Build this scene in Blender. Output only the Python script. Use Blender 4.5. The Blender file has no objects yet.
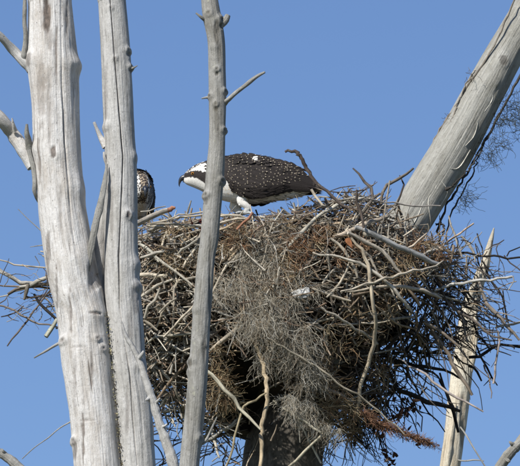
import bpy, bmesh, math, random
import numpy as np
from mathutils import Vector, noise, Matrix

random.seed(11)
RNG = np.random.default_rng(11)
scn = bpy.context.scene
COL = scn.collection

# ------------------------------------------------------------------ camera
CAM_Y, CAM_Z, NEST_Z = -30.0, 1.6, 9.1
VIEW_W = 2.185                                   # metres across the frame at the nest
cam_loc = Vector((0, CAM_Y, CAM_Z)); aim = Vector((0, 0, NEST_Z))
fwd = (aim - cam_loc).normalized()
right = fwd.cross(Vector((0, 0, 1))).normalized()
upv = right.cross(fwd)
LENS = 36.0 * (aim - cam_loc).length / VIEW_W
cd = bpy.data.cameras.new('camera'); cam = bpy.data.objects.new('camera', cd); COL.objects.link(cam)
cam.location = cam_loc
cam.rotation_euler = fwd.to_track_quat('-Z', 'Y').to_euler()
cd.lens = LENS; cd.sensor_width = 36; cd.clip_start = 0.5; cd.clip_end = 9000
scn.camera = cam

# ------------------------------------------------------------------ sky, sun, exposure
SUN_EL, SUN_AZ = math.radians(41), math.radians(36)      # azimuth: left of the camera's back
sv = Vector((-math.sin(SUN_AZ) * math.cos(SUN_EL), -math.cos(SUN_AZ) * math.cos(SUN_EL), math.sin(SUN_EL)))
w = bpy.data.worlds.new('World'); scn.world = w; w.use_nodes = True
nt = w.node_tree; bg = nt.nodes['Background']
sky = nt.nodes.new('ShaderNodeTexSky'); sky.sky_type = 'NISHITA'; sky.sun_disc = False
sky.sun_elevation = SUN_EL
sky.sun_rotation = math.atan2(sv.x, sv.y)
sky.altitude = 300; sky.air_density = 1.0; sky.dust_density = 0.25; sky.ozone_density = 3.0
hs = nt.nodes.new('ShaderNodeHueSaturation')
hs.inputs['Saturation'].default_value = 1.13; hs.inputs['Hue'].default_value = 0.511
nt.links.new(sky.outputs[0], hs.inputs['Color']); nt.links.new(hs.outputs[0], bg.inputs[0])
bg.inputs[1].default_value = 0.091
sd = bpy.data.lights.new('sun', 'SUN'); sd.energy = 5.0; sd.angle = math.radians(0.5); sd.color = (1.0, 0.955, 0.88)
so = bpy.data.objects.new('sun', sd); COL.objects.link(so)
so.rotation_euler = sv.to_track_quat('Z', 'Y').to_euler(); so.location = (-5, -20, 30)
scn.view_settings.view_transform = 'Standard'; scn.view_settings.look = 'None'
scn.view_settings.gamma = 1.0; scn.view_settings.exposure = 0.34
scn.cycles.filter_width = 1.9
scn.cycles.max_bounces = 6

# ------------------------------------------------------------------ helpers
def P(px, py, y):
    """world point on the plane Y = y seen at photo coordinates (px, py)"""
    d = fwd * LENS + right * ((px - 260) / 520 * 36) - upv * ((py - 233) / 520 * 36)
    return cam_loc + d * ((y - CAM_Y) / d.y)
M = VIEW_W / 520                                  # metres per photo pixel at the nest

def tag(o, label=None, cat=None, group=None, kind=None):
    if label: o['label'] = label
    if cat: o['category'] = cat
    if group: o['group'] = group
    if kind: o['kind'] = kind
    return o

def empty(name, loc=(0, 0, 0), rz=0.0):
    o = bpy.data.objects.new(name, None); COL.objects.link(o); o.location = loc
    o.rotation_euler = (0, 0, rz); o.empty_display_size = 0.1
    return o

def link(name, me, mat=None, parent=None):
    o = bpy.data.objects.new(name, me); COL.objects.link(o)
    if mat and not me.materials: me.materials.append(mat)
    if parent: o.parent = parent
    return o

def catmull(pts, n):
    """resample control rows (any width) with a Catmull-Rom spline, n points"""
    p = np.array(pts, float)
    if len(p) == 2: p = np.vstack([p[0], (p[0] + p[1]) / 2, p[1]])
    q = np.vstack([2 * p[0] - p[1], p, 2 * p[-1] - p[-2]])
    t = np.linspace(0, len(p) - 1 - 1e-9, n); i = t.astype(int); u = (t - i)[:, None]
    a, b, c, d = q[i], q[i + 1], q[i + 2], q[i + 3]
    return 0.5 * (2 * b + (c - a) * u + (2 * a - 5 * b + 4 * c - d) * u**2 + (3 * b - a - 3 * c + d) * u**3)

class MB:
    """collects tubes and leaf quads, with per-vertex colour and grain coordinates, into one mesh"""
    def __init__(s): s.v = []; s.f = []; s.c = []; s.g = []; s.n = 0
    def add(s, v, f, c, g=None):
        v = np.asarray(v, float); s.v.append(v)
        s.f.append(np.asarray(f, int) + s.n)
        c = np.asarray(c, float)
        s.c.append(np.tile(c, (len(v), 1)) if c.ndim == 1 else c)
        s.g.append(v if g is None else g); s.n += len(v)
    def tube(s, pts, rad, col, sides=6, lump=0.0, flat=1.0):
        pts = np.asarray(pts, float); n = len(pts)
        rad = np.broadcast_to(np.asarray(rad, float), (n,)).copy()
        t = np.gradient(pts, axis=0); t /= np.linalg.norm(t, axis=1)[:, None] + 1e-9
        ref = np.array([0.13, -0.9, 0.3]); 
        if abs(t.mean(0) @ ref) > 0.85 * np.linalg.norm(t.mean(0)): ref = np.array([0.3, 0.2, 0.9])
        a = np.cross(t, ref); a /= np.linalg.norm(a, axis=1)[:, None] + 1e-9
        b = np.cross(t, a)
        th = np.linspace(0, 2 * math.pi, sides, endpoint=False) + random.random()
        if lump:
            kx = max(3, n // 2); cz = RNG.uniform(-1, 1, (kx, sides)) * .7 + RNG.uniform(-1, 1, (kx, 1)) * .5
            pos = np.linspace(0, kx - 1, n); i0 = np.minimum(pos.astype(int), kx - 2); fr = (pos - i0)[:, None]
            rr = rad[:, None] * (1 + lump * (cz[i0] * (1 - fr) + cz[i0 + 1] * fr))
        else: rr = np.repeat(rad[:, None], sides, 1)
        ca = np.cos(th)[None, :, None]; sa = np.sin(th)[None, :, None]
        v = pts[:, None] + rr[..., None] * (ca * a[:, None] + flat * sa * b[:, None])
        L = np.concatenate([[0], np.cumsum(np.linalg.norm(np.diff(pts, axis=0), axis=1))])
        g = np.stack([np.repeat(rad.mean() * np.cos(th)[None], n, 0), np.repeat(rad.mean() * np.sin(th)[None], n, 0),
                      np.repeat(L[:, None], sides, 1)], -1) + np.array([random.random() * 50, 0, random.random() * 50])
        i = np.arange(n - 1)[:, None] * sides; j = np.arange(sides)[None]; k = (j + 1) % sides
        f = np.stack([i + j, i + k, i + sides + k, i + sides + j], -1).reshape(-1, 4)
        v = v.reshape(-1, 3); g = g.reshape(-1, 3)
        N0 = n * sides
        v = np.vstack([v, v[:sides], v[-sides:], pts[0] + t[0] * rad[0] * .25, pts[-1] - t[-1] * rad[-1] * .15]); g = np.vstack([g, g[:sides], g[-sides:], g[0], g[-1]])
        jj = np.arange(sides); kk = (jj + 1) % sides
        c0 = np.stack([N0 + kk, N0 + jj, np.full(sides, N0 + 2 * sides), np.full(sides, N0 + 2 * sides)], -1)
        o2 = N0 + sides
        c1 = np.stack([o2 + jj, o2 + kk, np.full(sides, N0 + 2 * sides + 1), np.full(sides, N0 + 2 * sides + 1)], -1)
        s.add(v, np.vstack([f, c0, c1]), col, g)
    def leaf(s, base, d, nrm, L, W, col, tip=None, curl=0.15, rows=5, round_=0.6, thick=0.0):
        """a leaf or feather shaped blade: 3 verts across, convex"""
        d = np.asarray(d, float); d /= np.linalg.norm(d); nrm = np.asarray(nrm, float)
        sd_ = np.cross(nrm, d); sd_ /= np.linalg.norm(sd_) + 1e-9; nrm = np.cross(d, sd_)
        v = []; c = []
        tip = col if tip is None else tip
        us = [i / (rows - 1) for i in range(rows)] if rows != 6 else [0, .25, .5, .7, .82, .84, 1]
        rows = len(us)
        for u in us:
            ww = W * (math.sin(math.pi * min(1, (0.12 + 0.88 * u) ** round_)) * 0.9 + (0.12 if u < 1 else 0.02))
            for k in (-1, 0, 1):
                v.append(np.asarray(base) + d * L * u * (1 - 0.06 * abs(k)) + sd_ * ww * 0.5 * k
                         + nrm * (-(curl * L * u * u) - 0.16 * ww * abs(k)))
                c.append(np.asarray(tip) if u > 0.83 else np.asarray(col))
        f = []
        for r in range(rows - 1):
            for k in range(2):
                a = r * 3 + k; f.append((a, a + 1, a + 4, a + 3))
        s.add(v, f, np.array(c))
    def mesh(s, name, smooth=True):
        me = bpy.data.meshes.new(name)
        v = np.vstack(s.v); f = np.vstack(s.f); c = np.vstack(s.c); g = np.vstack(s.g)
        faces = [tuple(q) if q[2] != q[3] else tuple(q[:3]) for q in f.tolist()]
        me.from_pydata(v.tolist(), [], faces)
        a = me.attributes.new('tint', 'FLOAT_COLOR', 'POINT')
        a.data.foreach_set('color', np.hstack([c, np.ones((len(c), 1))]).astype(np.float32).ravel())
        b = me.attributes.new('grain', 'FLOAT_VECTOR', 'POINT')
        b.data.foreach_set('vector', g.astype(np.float32).ravel())
        if smooth: me.polygons.foreach_set('use_smooth', [True] * len(me.polygons))
        me.update(); return me
    def build(s, name, mat, parent=None, smooth=True):
        return link(name, s.mesh(name, smooth), mat, parent)

# ------------------------------------------------------------------ materials
def nodes(name):
    m = bpy.data.materials.new(name); m.use_nodes = True
    t = m.node_tree; b = t.nodes['Principled BSDF']
    return m, t, b
def N(t, kind, **kw):
    n = t.nodes.new(kind)
    for k, v in kw.items():
        if k in n.inputs: n.inputs[k].default_value = v
        else: setattr(n, k, v)
    return n
def ramp(t, src, stops):
    r = t.nodes.new('ShaderNodeValToRGB'); e = r.color_ramp.elements
    while len(e) < len(stops): e.new(0.5)
    for k, (p, c) in enumerate(stops):
        e[k].position = p; e[k].color = (c, c, c, 1) if isinstance(c, (int, float)) else (*c, 1)
    t.links.new(src, r.inputs[0]); return r.outputs[0]
def mixc(t, fac, a, b, mode='MIX'):
    m = t.nodes.new('ShaderNodeMix'); m.data_type = 'RGBA'; m.blend_type = mode
    for sock, v in ((m.inputs[0], fac), (m.inputs[6], a), (m.inputs[7], b)):
        if hasattr(v, 'is_linked'): t.links.new(v, sock)
        elif isinstance(v, tuple): sock.default_value = (*v, 1)
        else: sock.default_value = v
    return m.outputs[2]
def scaled(t, attr, sc):
    a = N(t, 'ShaderNodeAttribute', attribute_name=attr)
    m = N(t, 'ShaderNodeMapping'); m.inputs['Scale'].default_value = sc
    t.links.new(a.outputs['Vector'], m.inputs[0]); return m.outputs[0]
def noise_t(t, vec, scale=1, detail=4, rough=0.6):
    n = N(t, 'ShaderNodeTexNoise', Scale=scale, Detail=detail, Roughness=rough)
    t.links.new(vec, n.inputs['Vector']); return n.outputs[0]
def bump(t, b, h, strength, dist):
    bp = N(t, 'ShaderNodeBump', Strength=strength, Distance=dist)
    t.links.new(h, bp.inputs['Height']); t.links.new(bp.outputs[0], b.inputs['Normal'])

def wood_material(name, base, warm, dark, streak=0.5, lich=0.0):
    """weathered bare wood: long grain, drying checks, tan patches, dark scars from the 'scar' attribute"""
    m, t, b = nodes(name)
    fine = noise_t(t, scaled(t, 'grain', (330, 330, 9)), 1, 5, 0.7)
    mid = noise_t(t, scaled(t, 'grain', (70, 70, 5)), 1, 6, 0.72)
    patch = noise_t(t, scaled(t, 'grain', (16, 16, 5.5)), 1, 6, 0.68)
    check = noise_t(t, scaled(t, 'grain', (110, 110, 2.6)), 1, 3, 0.55)
    mott = noise_t(t, scaled(t, 'grain', (60, 60, 42)), 1, 6, 0.75)
    ring = noise_t(t, scaled(t, 'grain', (9, 9, 70)), 1, 4, 0.6)
    lo = tuple(x * 0.66 for x in warm)
    c = mixc(t, ramp(t, patch, [(0.42, 0.0), (0.66, 1.0)]), base, warm)
    c = mixc(t, ramp(t, mid, [(0.30, 0.35 + 0.6 * streak), (0.50, 0.0)]), c, lo)
    c = mixc(t, ramp(t, fine, [(0.34, 0.38), (0.54, 0.0)]), c, lo)
    c = mixc(t, ramp(t, mott, [(0.54, 0.0), (0.70, 0.6)]), c, tuple(min(0.74, x * 1.25) for x in base))
    c = mixc(t, ramp(t, mott, [(0.30, 0.75), (0.43, 0.0)]), c, tuple(x * 0.6 for x in warm))
    c = mixc(t, ramp(t, ring, [(0.30, 0.35), (0.37, 0.0)]), c, lo)
    c = mixc(t, ramp(t, check, [(0.30, streak), (0.345, 0.0)]), c, dark)
    spot = noise_t(t, scaled(t, 'grain', (150, 150, 85)), 1, 2, 0.5)
    c = mixc(t, ramp(t, spot, [(0.255, 0.8), (0.29, 0.0)]), c, dark)
    if lich:
        l = noise_t(t, scaled(t, 'grain', (45, 45, 30)), 1, 6, 0.75)
        c = mixc(t, ramp(t, l, [(0.60, 0.0), (0.66, lich)]), c, (0.40, 0.40, 0.30))
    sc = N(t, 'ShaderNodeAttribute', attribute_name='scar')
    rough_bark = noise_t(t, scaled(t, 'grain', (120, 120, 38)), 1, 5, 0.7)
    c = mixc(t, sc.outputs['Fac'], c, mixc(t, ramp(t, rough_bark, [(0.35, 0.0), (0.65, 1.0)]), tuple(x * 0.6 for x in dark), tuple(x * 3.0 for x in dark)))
    t.links.new(c, b.inputs['Base Color'])
    b.inputs['Roughness'].default_value = 0.85; b.inputs['Specular IOR Level'].default_value = 0.2
    h = mixc(t, 0.6, mixc(t, 0.7, mid, check, 'ADD'), mott, 'ADD')
    bump(t, b, h, 0.9, 0.009)
    return m
W_SILVER = wood_material('silver_wood', (0.68, 0.67, 0.65), (0.50, 0.465, 0.42), (0.07, 0.055, 0.045), 0.8)
W_GREY = wood_material('grey_wood', (0.52, 0.515, 0.50), (0.385, 0.375, 0.35), (0.06, 0.05, 0.045), 0.75)
W_SLIM = wood_material('slim_wood', (0.335, 0.33, 0.31), (0.22, 0.212, 0.185), (0.05, 0.045, 0.035), 0.6, 0.5)
W_LIMB = wood_material('limb_wood', (0.385, 0.38, 0.345), (0.26, 0.25, 0.215), (0.05, 0.043, 0.036), 0.45, 0.3)
W_PALE = wood_material('pale_wood', (0.62, 0.57, 0.46), (0.50, 0.42, 0.30), (0.09, 0.07, 0.05), 0.4)

def tint_material(name, use_object=False, grain=(160, 160, 14), vary=0.5, rough=0.85, lich=0.25):
    m, t, b = nodes(name)
    if use_object: src = N(t, 'ShaderNodeObjectInfo').outputs['Color']
    else: src = N(t, 'ShaderNodeAttribute', attribute_name='tint').outputs['Color']
    n1 = noise_t(t, scaled(t, 'grain', grain), 1, 4, 0.65)
    k = ramp(t, n1, [(0.28, 1 - vary), (0.72, 1 + vary * 0.55)])
    c = mixc(t, 1.0, src, k, 'MULTIPLY')
    if lich:
        n3 = noise_t(t, scaled(t, 'grain', (55, 55, 24)), 1, 5, 0.7)
        c = mixc(t, 1.0, c, ramp(t, n3, [(0.36, 0.5), (0.5, 1.0), (0.66, 1.3)]), 'MULTIPLY')
    if lich:
        l = noise_t(t, scaled(t, 'grain', (70, 70, 40)), 1, 4, 0.7)
        c = mixc(t, ramp(t, l, [(0.60, 0.0), (0.68, lich)]), c, (0.38, 0.38, 0.30))
    t.links.new(c, b.inputs['Base Color'])
    b.inputs['Roughness'].default_value = rough; b.inputs['Specular IOR Level'].default_value = 0.2
    if grain: bump(t, b, n1, 0.5, 0.003)
    return m
STICK = tint_material('stick_bark', True)
TWIG = tint_material('twig_bark', False)
MOSS = tint_material('hanging_lichen', False, (40, 40, 40), 0.35, 0.95, 0.0)
FEATHER = tint_material('feather', False, (300, 300, 300), 0.34, 0.7, 0.0)

# ------------------------------------------------------------------ trunks
FRONT = -fwd
def trunk(name, path, mat, parent, cols=72, step=1.5, knots=(), scar_shades=(), crack=None, lump=0.05, ridge=0.035, cap=True, seed=0, to_ground=False):
    """path rows (px, py, y, half width px) from the TOP down; knots (px, py, size px, height px); scars (px, py, sx, sy, depth px, tint)"""
    path = np.array(path, float)
    n = max(8, int(np.abs(np.diff(path[:, 1])).sum() / step + np.abs(np.diff(path[:, 0])).sum() / step / 2))
    q = catmull(path, n)
    if to_ground:
        ext = []; last = q[-1]; base = P(last[0], last[1], last[2])
        lx = (q[-1] - q[-30])
    cen = np.array([P(a, b, c) for a, b, c, r in q]); rad = q[:, 3] * M * (q[:, 2] - CAM_Y) / -CAM_Y
    if to_ground:
        k = 14; d = cen[-1] - cen[-40]; d /= -d[2]
        for i in range(1, k + 1):
            z = cen[n - 1, 2] * (1 - i / k); dz = cen[n - 1, 2] - z
            cen = np.vstack([cen, [cen[n - 1, 0] + d[0] * min(dz, 3) * 0.8, cen[n - 1, 1] + d[1] * min(dz, 3) * 0.5, z - (0.15 if i == k else 0)]])
            rad = np.append(rad, rad[n - 1] * (1 + 0.6 * (i / k) ** 1.5 + (0.5 if i == k else 0)))
    cen = cen[::-1]; rad = rad[::-1]                      # go upward
    m = len(cen)
    t = np.gradient(cen, axis=0); t /= np.linalg.norm(t, axis=1)[:, None]
    F = np.array(FRONT); f = F - (t @ F)[:, None] * t; f /= np.linalg.norm(f, axis=1)[:, None]
    s = np.cross(t, f)
    off = np.linspace(-math.pi, math.pi, cols, endpoint=False)
    pyr = np.concatenate([q[:, 1], np.full(m - n, 1e4)])[::-1]; pxr = np.concatenate([q[:, 0], np.full(m - n, -1e4)])[::-1]
    hwr = np.concatenate([q[:, 3], np.full(m - n, q[-1, 3])])[::-1]
    th = np.repeat(off[None], m, 0)
    ci = None
    if crack is not None:
        cl = np.array([0.0, -0.022, 0.022, -0.05, 0.05, -0.1, 0.1])
        off = np.sort(np.concatenate([off[np.abs(off) > 0.13], cl])); cols = len(off)
        cr = np.array(crack, float)
        cx = np.interp(pyr, cr[:, 1], cr[:, 0]); tc = np.arcsin(np.clip((cx - pxr) / hwr, -0.9, 0.9))
        tc[pyr > 5000] = tc[np.argmax(pyr < 5000)]
        th = tc[:, None] + off[None]
        depth = np.interp(pyr, cr[:, 1], cr[:, 2], left=0, right=0)
        ci = depth[:, None] * np.interp(np.abs(off), [0, 0.022, 0.05], [1, 0.75, 0])[None]
    V = np.concatenate([[0], np.cumsum(np.linalg.norm(np.diff(cen, axis=0), axis=1))])
    R = np.repeat(rad[:, None], cols, 1)
    PX = pxr[:, None] + hwr[:, None] * np.sin(th); PY = np.repeat(pyr[:, None], cols, 1)
    # screen position also shifts along the axis for leaning limbs
    ax = np.gradient(pxr); ay = np.gradient(pyr); ln = np.hypot(ax, ay) + 1e-9; ax /= ln; ay /= ln
    PX = pxr[:, None] + (hwr[:, None] * np.sin(th)) * (-ay[:, None]); PY = pyr[:, None] + (hwr[:, None] * np.sin(th)) * (ax[:, None])
    facing = np.cos(th) > -0.05
    scar = np.zeros_like(R)
    for i in range(m):
        for j in range(cols):
            c_, s_ = math.cos(th[i, j]), math.sin(th[i, j])
            a = noise.noise((c_ * 1.6 + seed * 7, s_ * 1.6, V[i] * 3.2))
            b = noise.noise((c_ * 7 + seed * 3, s_ * 7, V[i] * 2.4))
            d = noise.noise((c_ * 15 + seed, s_ * 15, V[i] * 6.0))
            e = noise.noise((c_ * 4 + seed, s_ * 4, V[i] * 14.0))
            R[i, j] *= 1 + lump * a + ridge * 0.55 * b + ridge * 0.4 * d + lump * 0.3 * e
    for kx, ky, ks, kh in knots:
        d2 = ((PX - kx) / ks) ** 2 + ((PY - ky) / ks) ** 2
        R += np.where(facing | (np.abs(PX - kx) < 3), kh * M * np.exp(-(d2 ** (1.5 if ks < 6 else 1.0))), 0)
        if kh > 1.2 and ks < 5:                           # a dark eye in the middle of the knot
            e = np.exp(-(((PX - kx) / (ks * 0.42)) ** 2 + ((PY - ky) / (ks * 0.55)) ** 2))
            R -= np.where(facing, 0.9 * kh * M * e, 0); scar = np.maximum(scar, np.where(facing, e * 0.7, 0))
    for kx, ky, sx, sy, dp, ti in scar_shades:
        wob = np.array([[noise.noise((PX[i, j] * 0.25, PY[i, j] * 0.11, seed)) for j in range(cols)] for i in range(m)]) if sy < 60 else 0
        d2 = ((PX - kx) / sx) ** 2 + ((PY - ky) / sy) ** 2 + 0.7 * wob
        e = np.clip(1.25 - d2, 0, 1) * facing
        R -= dp * M * e * (1 + 0.8 * wob); scar = np.maximum(scar, ti * np.clip(e * 1.6, 0, 1))
    if ci is not None: R -= ci * M; scar = np.maximum(scar, np.clip(ci * 0.25, 0, 0.8))
    v = cen[:, None] + R[..., None] * (np.cos(th)[..., None] * f[:, None] + np.sin(th)[..., None] * s[:, None])
    g = np.stack([rad.mean() * np.cos(th), rad.mean() * np.sin(th), np.repeat(V[:, None], cols, 1)], -1) + np.array([seed * 3.3, 0, seed * 5.1])
    i = np.arange(m - 1)[:, None] * cols; j = np.arange(cols)[None]; k = (j + 1) % cols
    fc = np.stack([i + j, i + k, i + cols + k, i + cols + j], -1).reshape(-1, 4).tolist()
    vv = v.reshape(-1, 3).tolist(); gg = g.reshape(-1, 3); sc = scar.reshape(-1)
    if cap:
        vv.append(tuple(cen[-1])); gg = np.vstack([gg, gg[-1]]); sc = np.append(sc, 0.6)
        b0 = (m - 1) * cols; fc += [(b0 + a, b0 + (a + 1) % cols, len(vv) - 1) for a in range(cols)]
    me = bpy.data.meshes.new(name); me.from_pydata(vv, [], fc)
    a = me.attributes.new('grain', 'FLOAT_VECTOR', 'POINT'); a.data.foreach_set('vector', np.asarray(gg, np.float32).ravel())
    a = me.attributes.new('scar', 'FLOAT', 'POINT'); a.data.foreach_set('value', np.asarray(sc, np.float32))
    me.polygons.foreach_set('use_smooth', [True] * len(me.polygons)); me.update()
    return link(name, me, mat, parent)

def branch(name, pts, mat, parent, sides=12, lump=0.12, n=None):
    """pts rows (px, py, y, half width px)"""
    L = sum(math.hypot(a[0] - b[0], a[1] - b[1]) for a, b in zip(pts, pts[1:]))
    q = catmull(pts, n or max(6, int(L / 2.5)))
    mb = MB(); mb.tube([P(a, b, c) for a, b, c, r in q], np.maximum(q[:, 3], 0.25) * M * (q[:, 2] - CAM_Y) / -CAM_Y, (0.4, 0.38, 0.34), sides, lump)
    return mb.build(name, mat, parent)

YT = -3.4
def tree(label, px, y):
    e = empty('dead_tree', (P(px, 233, y).x, y, 0)); bpy.context.view_layer.update()
    return tag(e, label, 'dead tree', 'dead tree trunks around the nest')
def adopt(root, objs):
    for o in objs:
        o.parent = root; o.matrix_parent_inverse = Matrix.Translation(-root.location)

# ---- ground far below
def ground():
    me = bpy.data.meshes.new('ground'); bm = bmesh.new()
    bmesh.ops.create_grid(bm, x_segments=60, y_segments=60, size=4000)
    bm.to_mesh(me); bm.free()
    m, t, b = nodes('marsh_grass')
    tc = N(t, 'ShaderNodeTexCoord')
    n1 = N(t, 'ShaderNodeTexNoise', Scale=0.25, Detail=8.0); t.links.new(tc.outputs['Object'], n1.inputs['Vector'])
    n2 = N(t, 'ShaderNodeTexNoise', Scale=9.0, Detail=6.0); t.links.new(tc.outputs['Object'], n2.inputs['Vector'])
    c = mixc(t, ramp(t, n1.outputs[0], [(0.35, 0.0), (0.65, 1.0)]), (0.055, 0.07, 0.03), (0.10, 0.085, 0.05))
    c = mixc(t, ramp(t, n2.outputs[0], [(0.35, 0.6), (0.6, 0.0)]), c, (0.04, 0.05, 0.02))
    t.links.new(c, b.inputs['Base Color']); b.inputs['Roughness'].default_value = 0.95
    bump(t, b, n2.outputs[0], 0.6, 0.1)
    tag(link('ground', me, m), kind='structure')
ground()

# ---- thick trunk on the left
t1 = tree('thickest silvery dead trunk at the left, with two broken side branches', 75, YT)
o = [trunk('trunk', [(40, -330, YT, 15), (44, -180, YT, 18.5), (49, -14, YT, 22), (50, 0, YT, 22), (52.5, 60, YT, 25), (55, 100, YT, 24), (57, 150, YT, 24), (61, 200, YT, 23.5),
       (67, 240, YT, 24.5), (73, 275, YT, 25), (81, 310, YT, 24.5), (87, 360, YT, 25), (93, 410, YT, 24), (98, 466, YT, 24), (100, 486, YT, 24)],
       W_SILVER, None, 84, 1.4, [(77, 66, 8, 3.0), (56, 160, 6, 2.2), (64, 343, 4.5, 2.4), (98, 343, 3.6, 2.2), (97, 318, 9, 2.2), (74, 442, 4, 2.2),
       (78, 190, 12, 2.0), (32, 152, 9, 2.5), (30, 62, 8, 2.5), (82, 262, 12, 1.5), (70, 300, 9, 1.4), (104, 352, 4, 1.8)],
       [(47.5, 21, 4.6, 19, 2.2, 0.92), (51, 46, 3, 12, .8, .5), (54.5, 158, 3.2, 6.5, 2.0, 0.85), (33, 178, 2.6, 22, 0.8, 0.7), (42, 98, 4.5, 32, 0.6, 0.4), (50, 110, 3, 40, 0.4, 0.35), (95, 276, 6, 22, 2.5, 0.5), (49, 255, 2.4, 22, 0.6, 0.55), (62, 210, 2.2, 26, .5, .4), (76, 384, 2.0, 30, .5, .35), (75, 452, 2.5, 12, .8, .6), (96, 318, 6, 1.6, 1.2, .6), (30, 62, 3, 7, .6, .6), (31, 150, 3.4, 8, .8, .7), (65, 130, 1.6, 22, .4, .4), (57, 62, 1.4, 34, 1.2, .8), (72, 320, 1.3, 26, 1.0, .7), (84, 440, 1.4, 30, 1.2, .8), (68, 25, 1.3, 20, .8, .6), (40, 160, 1.4, 26, .8, .6), (93, 376, 1.3, 22, .8, .6), (58, 290, 1.3, 22, .8, .6), (88, 425, 8, 1.2, .7, .35), (80, 352, 9, 1.0, .6, .3)], 
       crack=[(62, -20, 0.4), (63, 90, 0.8), (66, 150, 1.6), (70, 200, 1.0), (76, 250, 0.4), (84, 300, 0.0), (98, 470, 0.0)], lump=0.045, seed=1, to_ground=True)]
o.append(branch('branch', [(-14, 24, YT - .06, 3.6), (0, 36, YT - .04, 4.0), (13, 50, YT, 4.6), (23, 60, YT, 5.6), (32, 67, YT, 7.5)], W_GREY, None, 14, 0.10))
o.append(branch('branch', [(-14, 103, YT - .05, 5.2), (0, 118, YT - .04, 6.0), (12, 133, YT, 6.6), (22, 148, YT, 7.0), (34, 166, YT, 8)], W_SILVER, None, 14, 0.10))
o.append(branch('bark_strip', [(25, -6, YT - .04, 1.6), (24.5, 20, YT - .04, 2.0), (25.5, 40, YT - .03, 2.3), (24, 54, YT - .02, 3.0), (26, 64, YT, 3.4)], W_SLIM, None, 8, 0.25))
o.append(branch('splinter', [(27, 124, YT - .06, 1.2), (27, 135, YT - .05, 2.4), (30, 148, YT - .02, 4.0)], W_SLIM, None, 8, 0.3))
o.append(branch('splinter', [(12, 118, YT - .06, 0.7), (13, 124, YT - .05, 1.8), (15, 131, YT - .03, 2.4)], W_SILVER, None, 7, 0.3))
o.append(branch('bark_strip', [(29, 150, YT - .03, 2.2), (34, 172, YT - .03, 2.6), (34.5, 190, YT - .03, 2.2), (38, 202, YT, 1.0)], W_SLIM, None, 8, 0.3))
for rows in ([(18, 209, .35), (28, 219, .45), (38, 228, .5), (48, 237, .6)], [(30, 247, .4), (40, 245.5, .7), (52, 244, .8)], [(22, 459, .4), (34, 448, .5), (48, 438, .6), (60, 428, .7), (74, 420, .9)], [(34, 358, .6), (46, 351, 1.2), (56, 345, 1.4), (68, 338, 1.6)]):
    o.append(branch('side_twig', [(a, b, YT, r) for a, b, r in rows], W_SLIM, None, 6, 0.2))
adopt(t1, o)
# torn wood filling the crotch between the two trunks, with a thin upstanding edge
o = [trunk('torn_wood', [(106.5, 172, YT + .03, 1.5), (105, 190, YT + .03, 3.5), (102, 212, YT + .04, 6.5), (99, 240, YT + .05, 9), (97, 270, YT + .05, 11), (100, 310, YT + .05, 11), (106, 360, YT + .05, 9)],
           W_GREY, None, 40, 1.5, [], [(99, 265, 7, 40, .8, .35)], lump=.12, ridge=.12, seed=6)]
mb = MB()
q = catmull([(107, 164, YT - .05, 0.9), (105, 180, YT - .065, 2.2), (100, 206, YT - .075, 3.0), (95, 228, YT - .075, 3.2), (90.5, 252, YT - .07, 2.6), (87, 274, YT - .06, 1.6), (86, 286, YT - .05, .6)], 46)
mb.tube([P(*r[:3]) for r in q], q[:, 3] * M, (0.4, 0.38, 0.34), 14, 0.22, flat=.5)
o.append(mb.build('splinter', W_SLIM))
adopt(t1, o)
mb = MB()
for k in range(260):
    u = random.random(); py = 312 + 154 * u
    px = np.interp(py, [310, 360, 410, 466], [106, 111.5, 116.5, 121.5]) + random.gauss(0, 1.0)
    c = random.choice([(0.28, 0.27, 0.13), (0.33, 0.31, 0.18), (0.20, 0.17, 0.10), (0.12, 0.09, 0.06), (0.10, 0.08, 0.06)])
    p = np.array(P(px, py, YT - 0.042 + random.gauss(0, .006)))
    mb.leaf(p, RNG.normal(size=3), RNG.normal(size=3), random.uniform(.003, .009), random.uniform(.003, .007), c, rows=3)
l_ = mb.build('lichen', TWIG); l_['kind'] = 'stuff'; adopt(t1, [l_])

# ---- straight trunk pressed against it
t2 = tree('straight grey dead trunk with one long black crack, pressed against the thickest trunk', 126, YT)
o = [trunk('trunk', [(99, -330, YT, 9), (106, -170, YT, 12), (111, -14, YT, 14), (112, 0, YT, 14), (116, 60, YT, 15), (119, 130, YT, 15.3), (121, 170, YT, 16), (121, 250, YT, 17), (122.5, 290, YT, 18),
       (125, 320, YT, 18), (129, 370, YT, 17.5), (133, 400, YT, 17.5), (138, 466, YT, 17.5), (139.5, 486, YT, 17.6)], W_GREY, None, 84, 1.4,
       [(111.5, 11, 3, 1.6), (115.5, 62, 3.0, 2.2), (128, 52, 3, 2.4), (131, 68, 3, 2.6), (128, 218, 5, 2.6), (137, 266, 7, 2.2), (138, 288, 5, 2.0), (139, 368, 6, 2.5),
        (108, 190, 4, 1.3), (135, 158, 5, 1.0), (107, 128, 5, 1.6)],
       [(128, 219, 2.0, 3.6, 1.6, 0.9), (136, 300, 4, 18, 0.5, 0.4), (106, 100, 2, 26, .3, .35), (112, 210, 2, 30, .3, .3), (128, 415, 2, 26, .5, .4), (131, 330, 3, 14, .4, .35), (129, 56, 2, 3, .6, .6), (131, 72, 2, 2.5, .6, .6)],
       crack=[(109, -20, 2.0), (111, 10, 2.2), (115, 62, 2.4), (119, 110, 3.0), (123.5, 160, 3.0), (121, 215, 2.4), (119, 260, 2.6), (120, 310, 1.6), (125, 345, 0.6), (131, 380, 2.0), (133, 420, 1.4), (138, 470, 1.0)],
       lump=0.03, ridge=0.03, seed=2, to_ground=True)]
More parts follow.
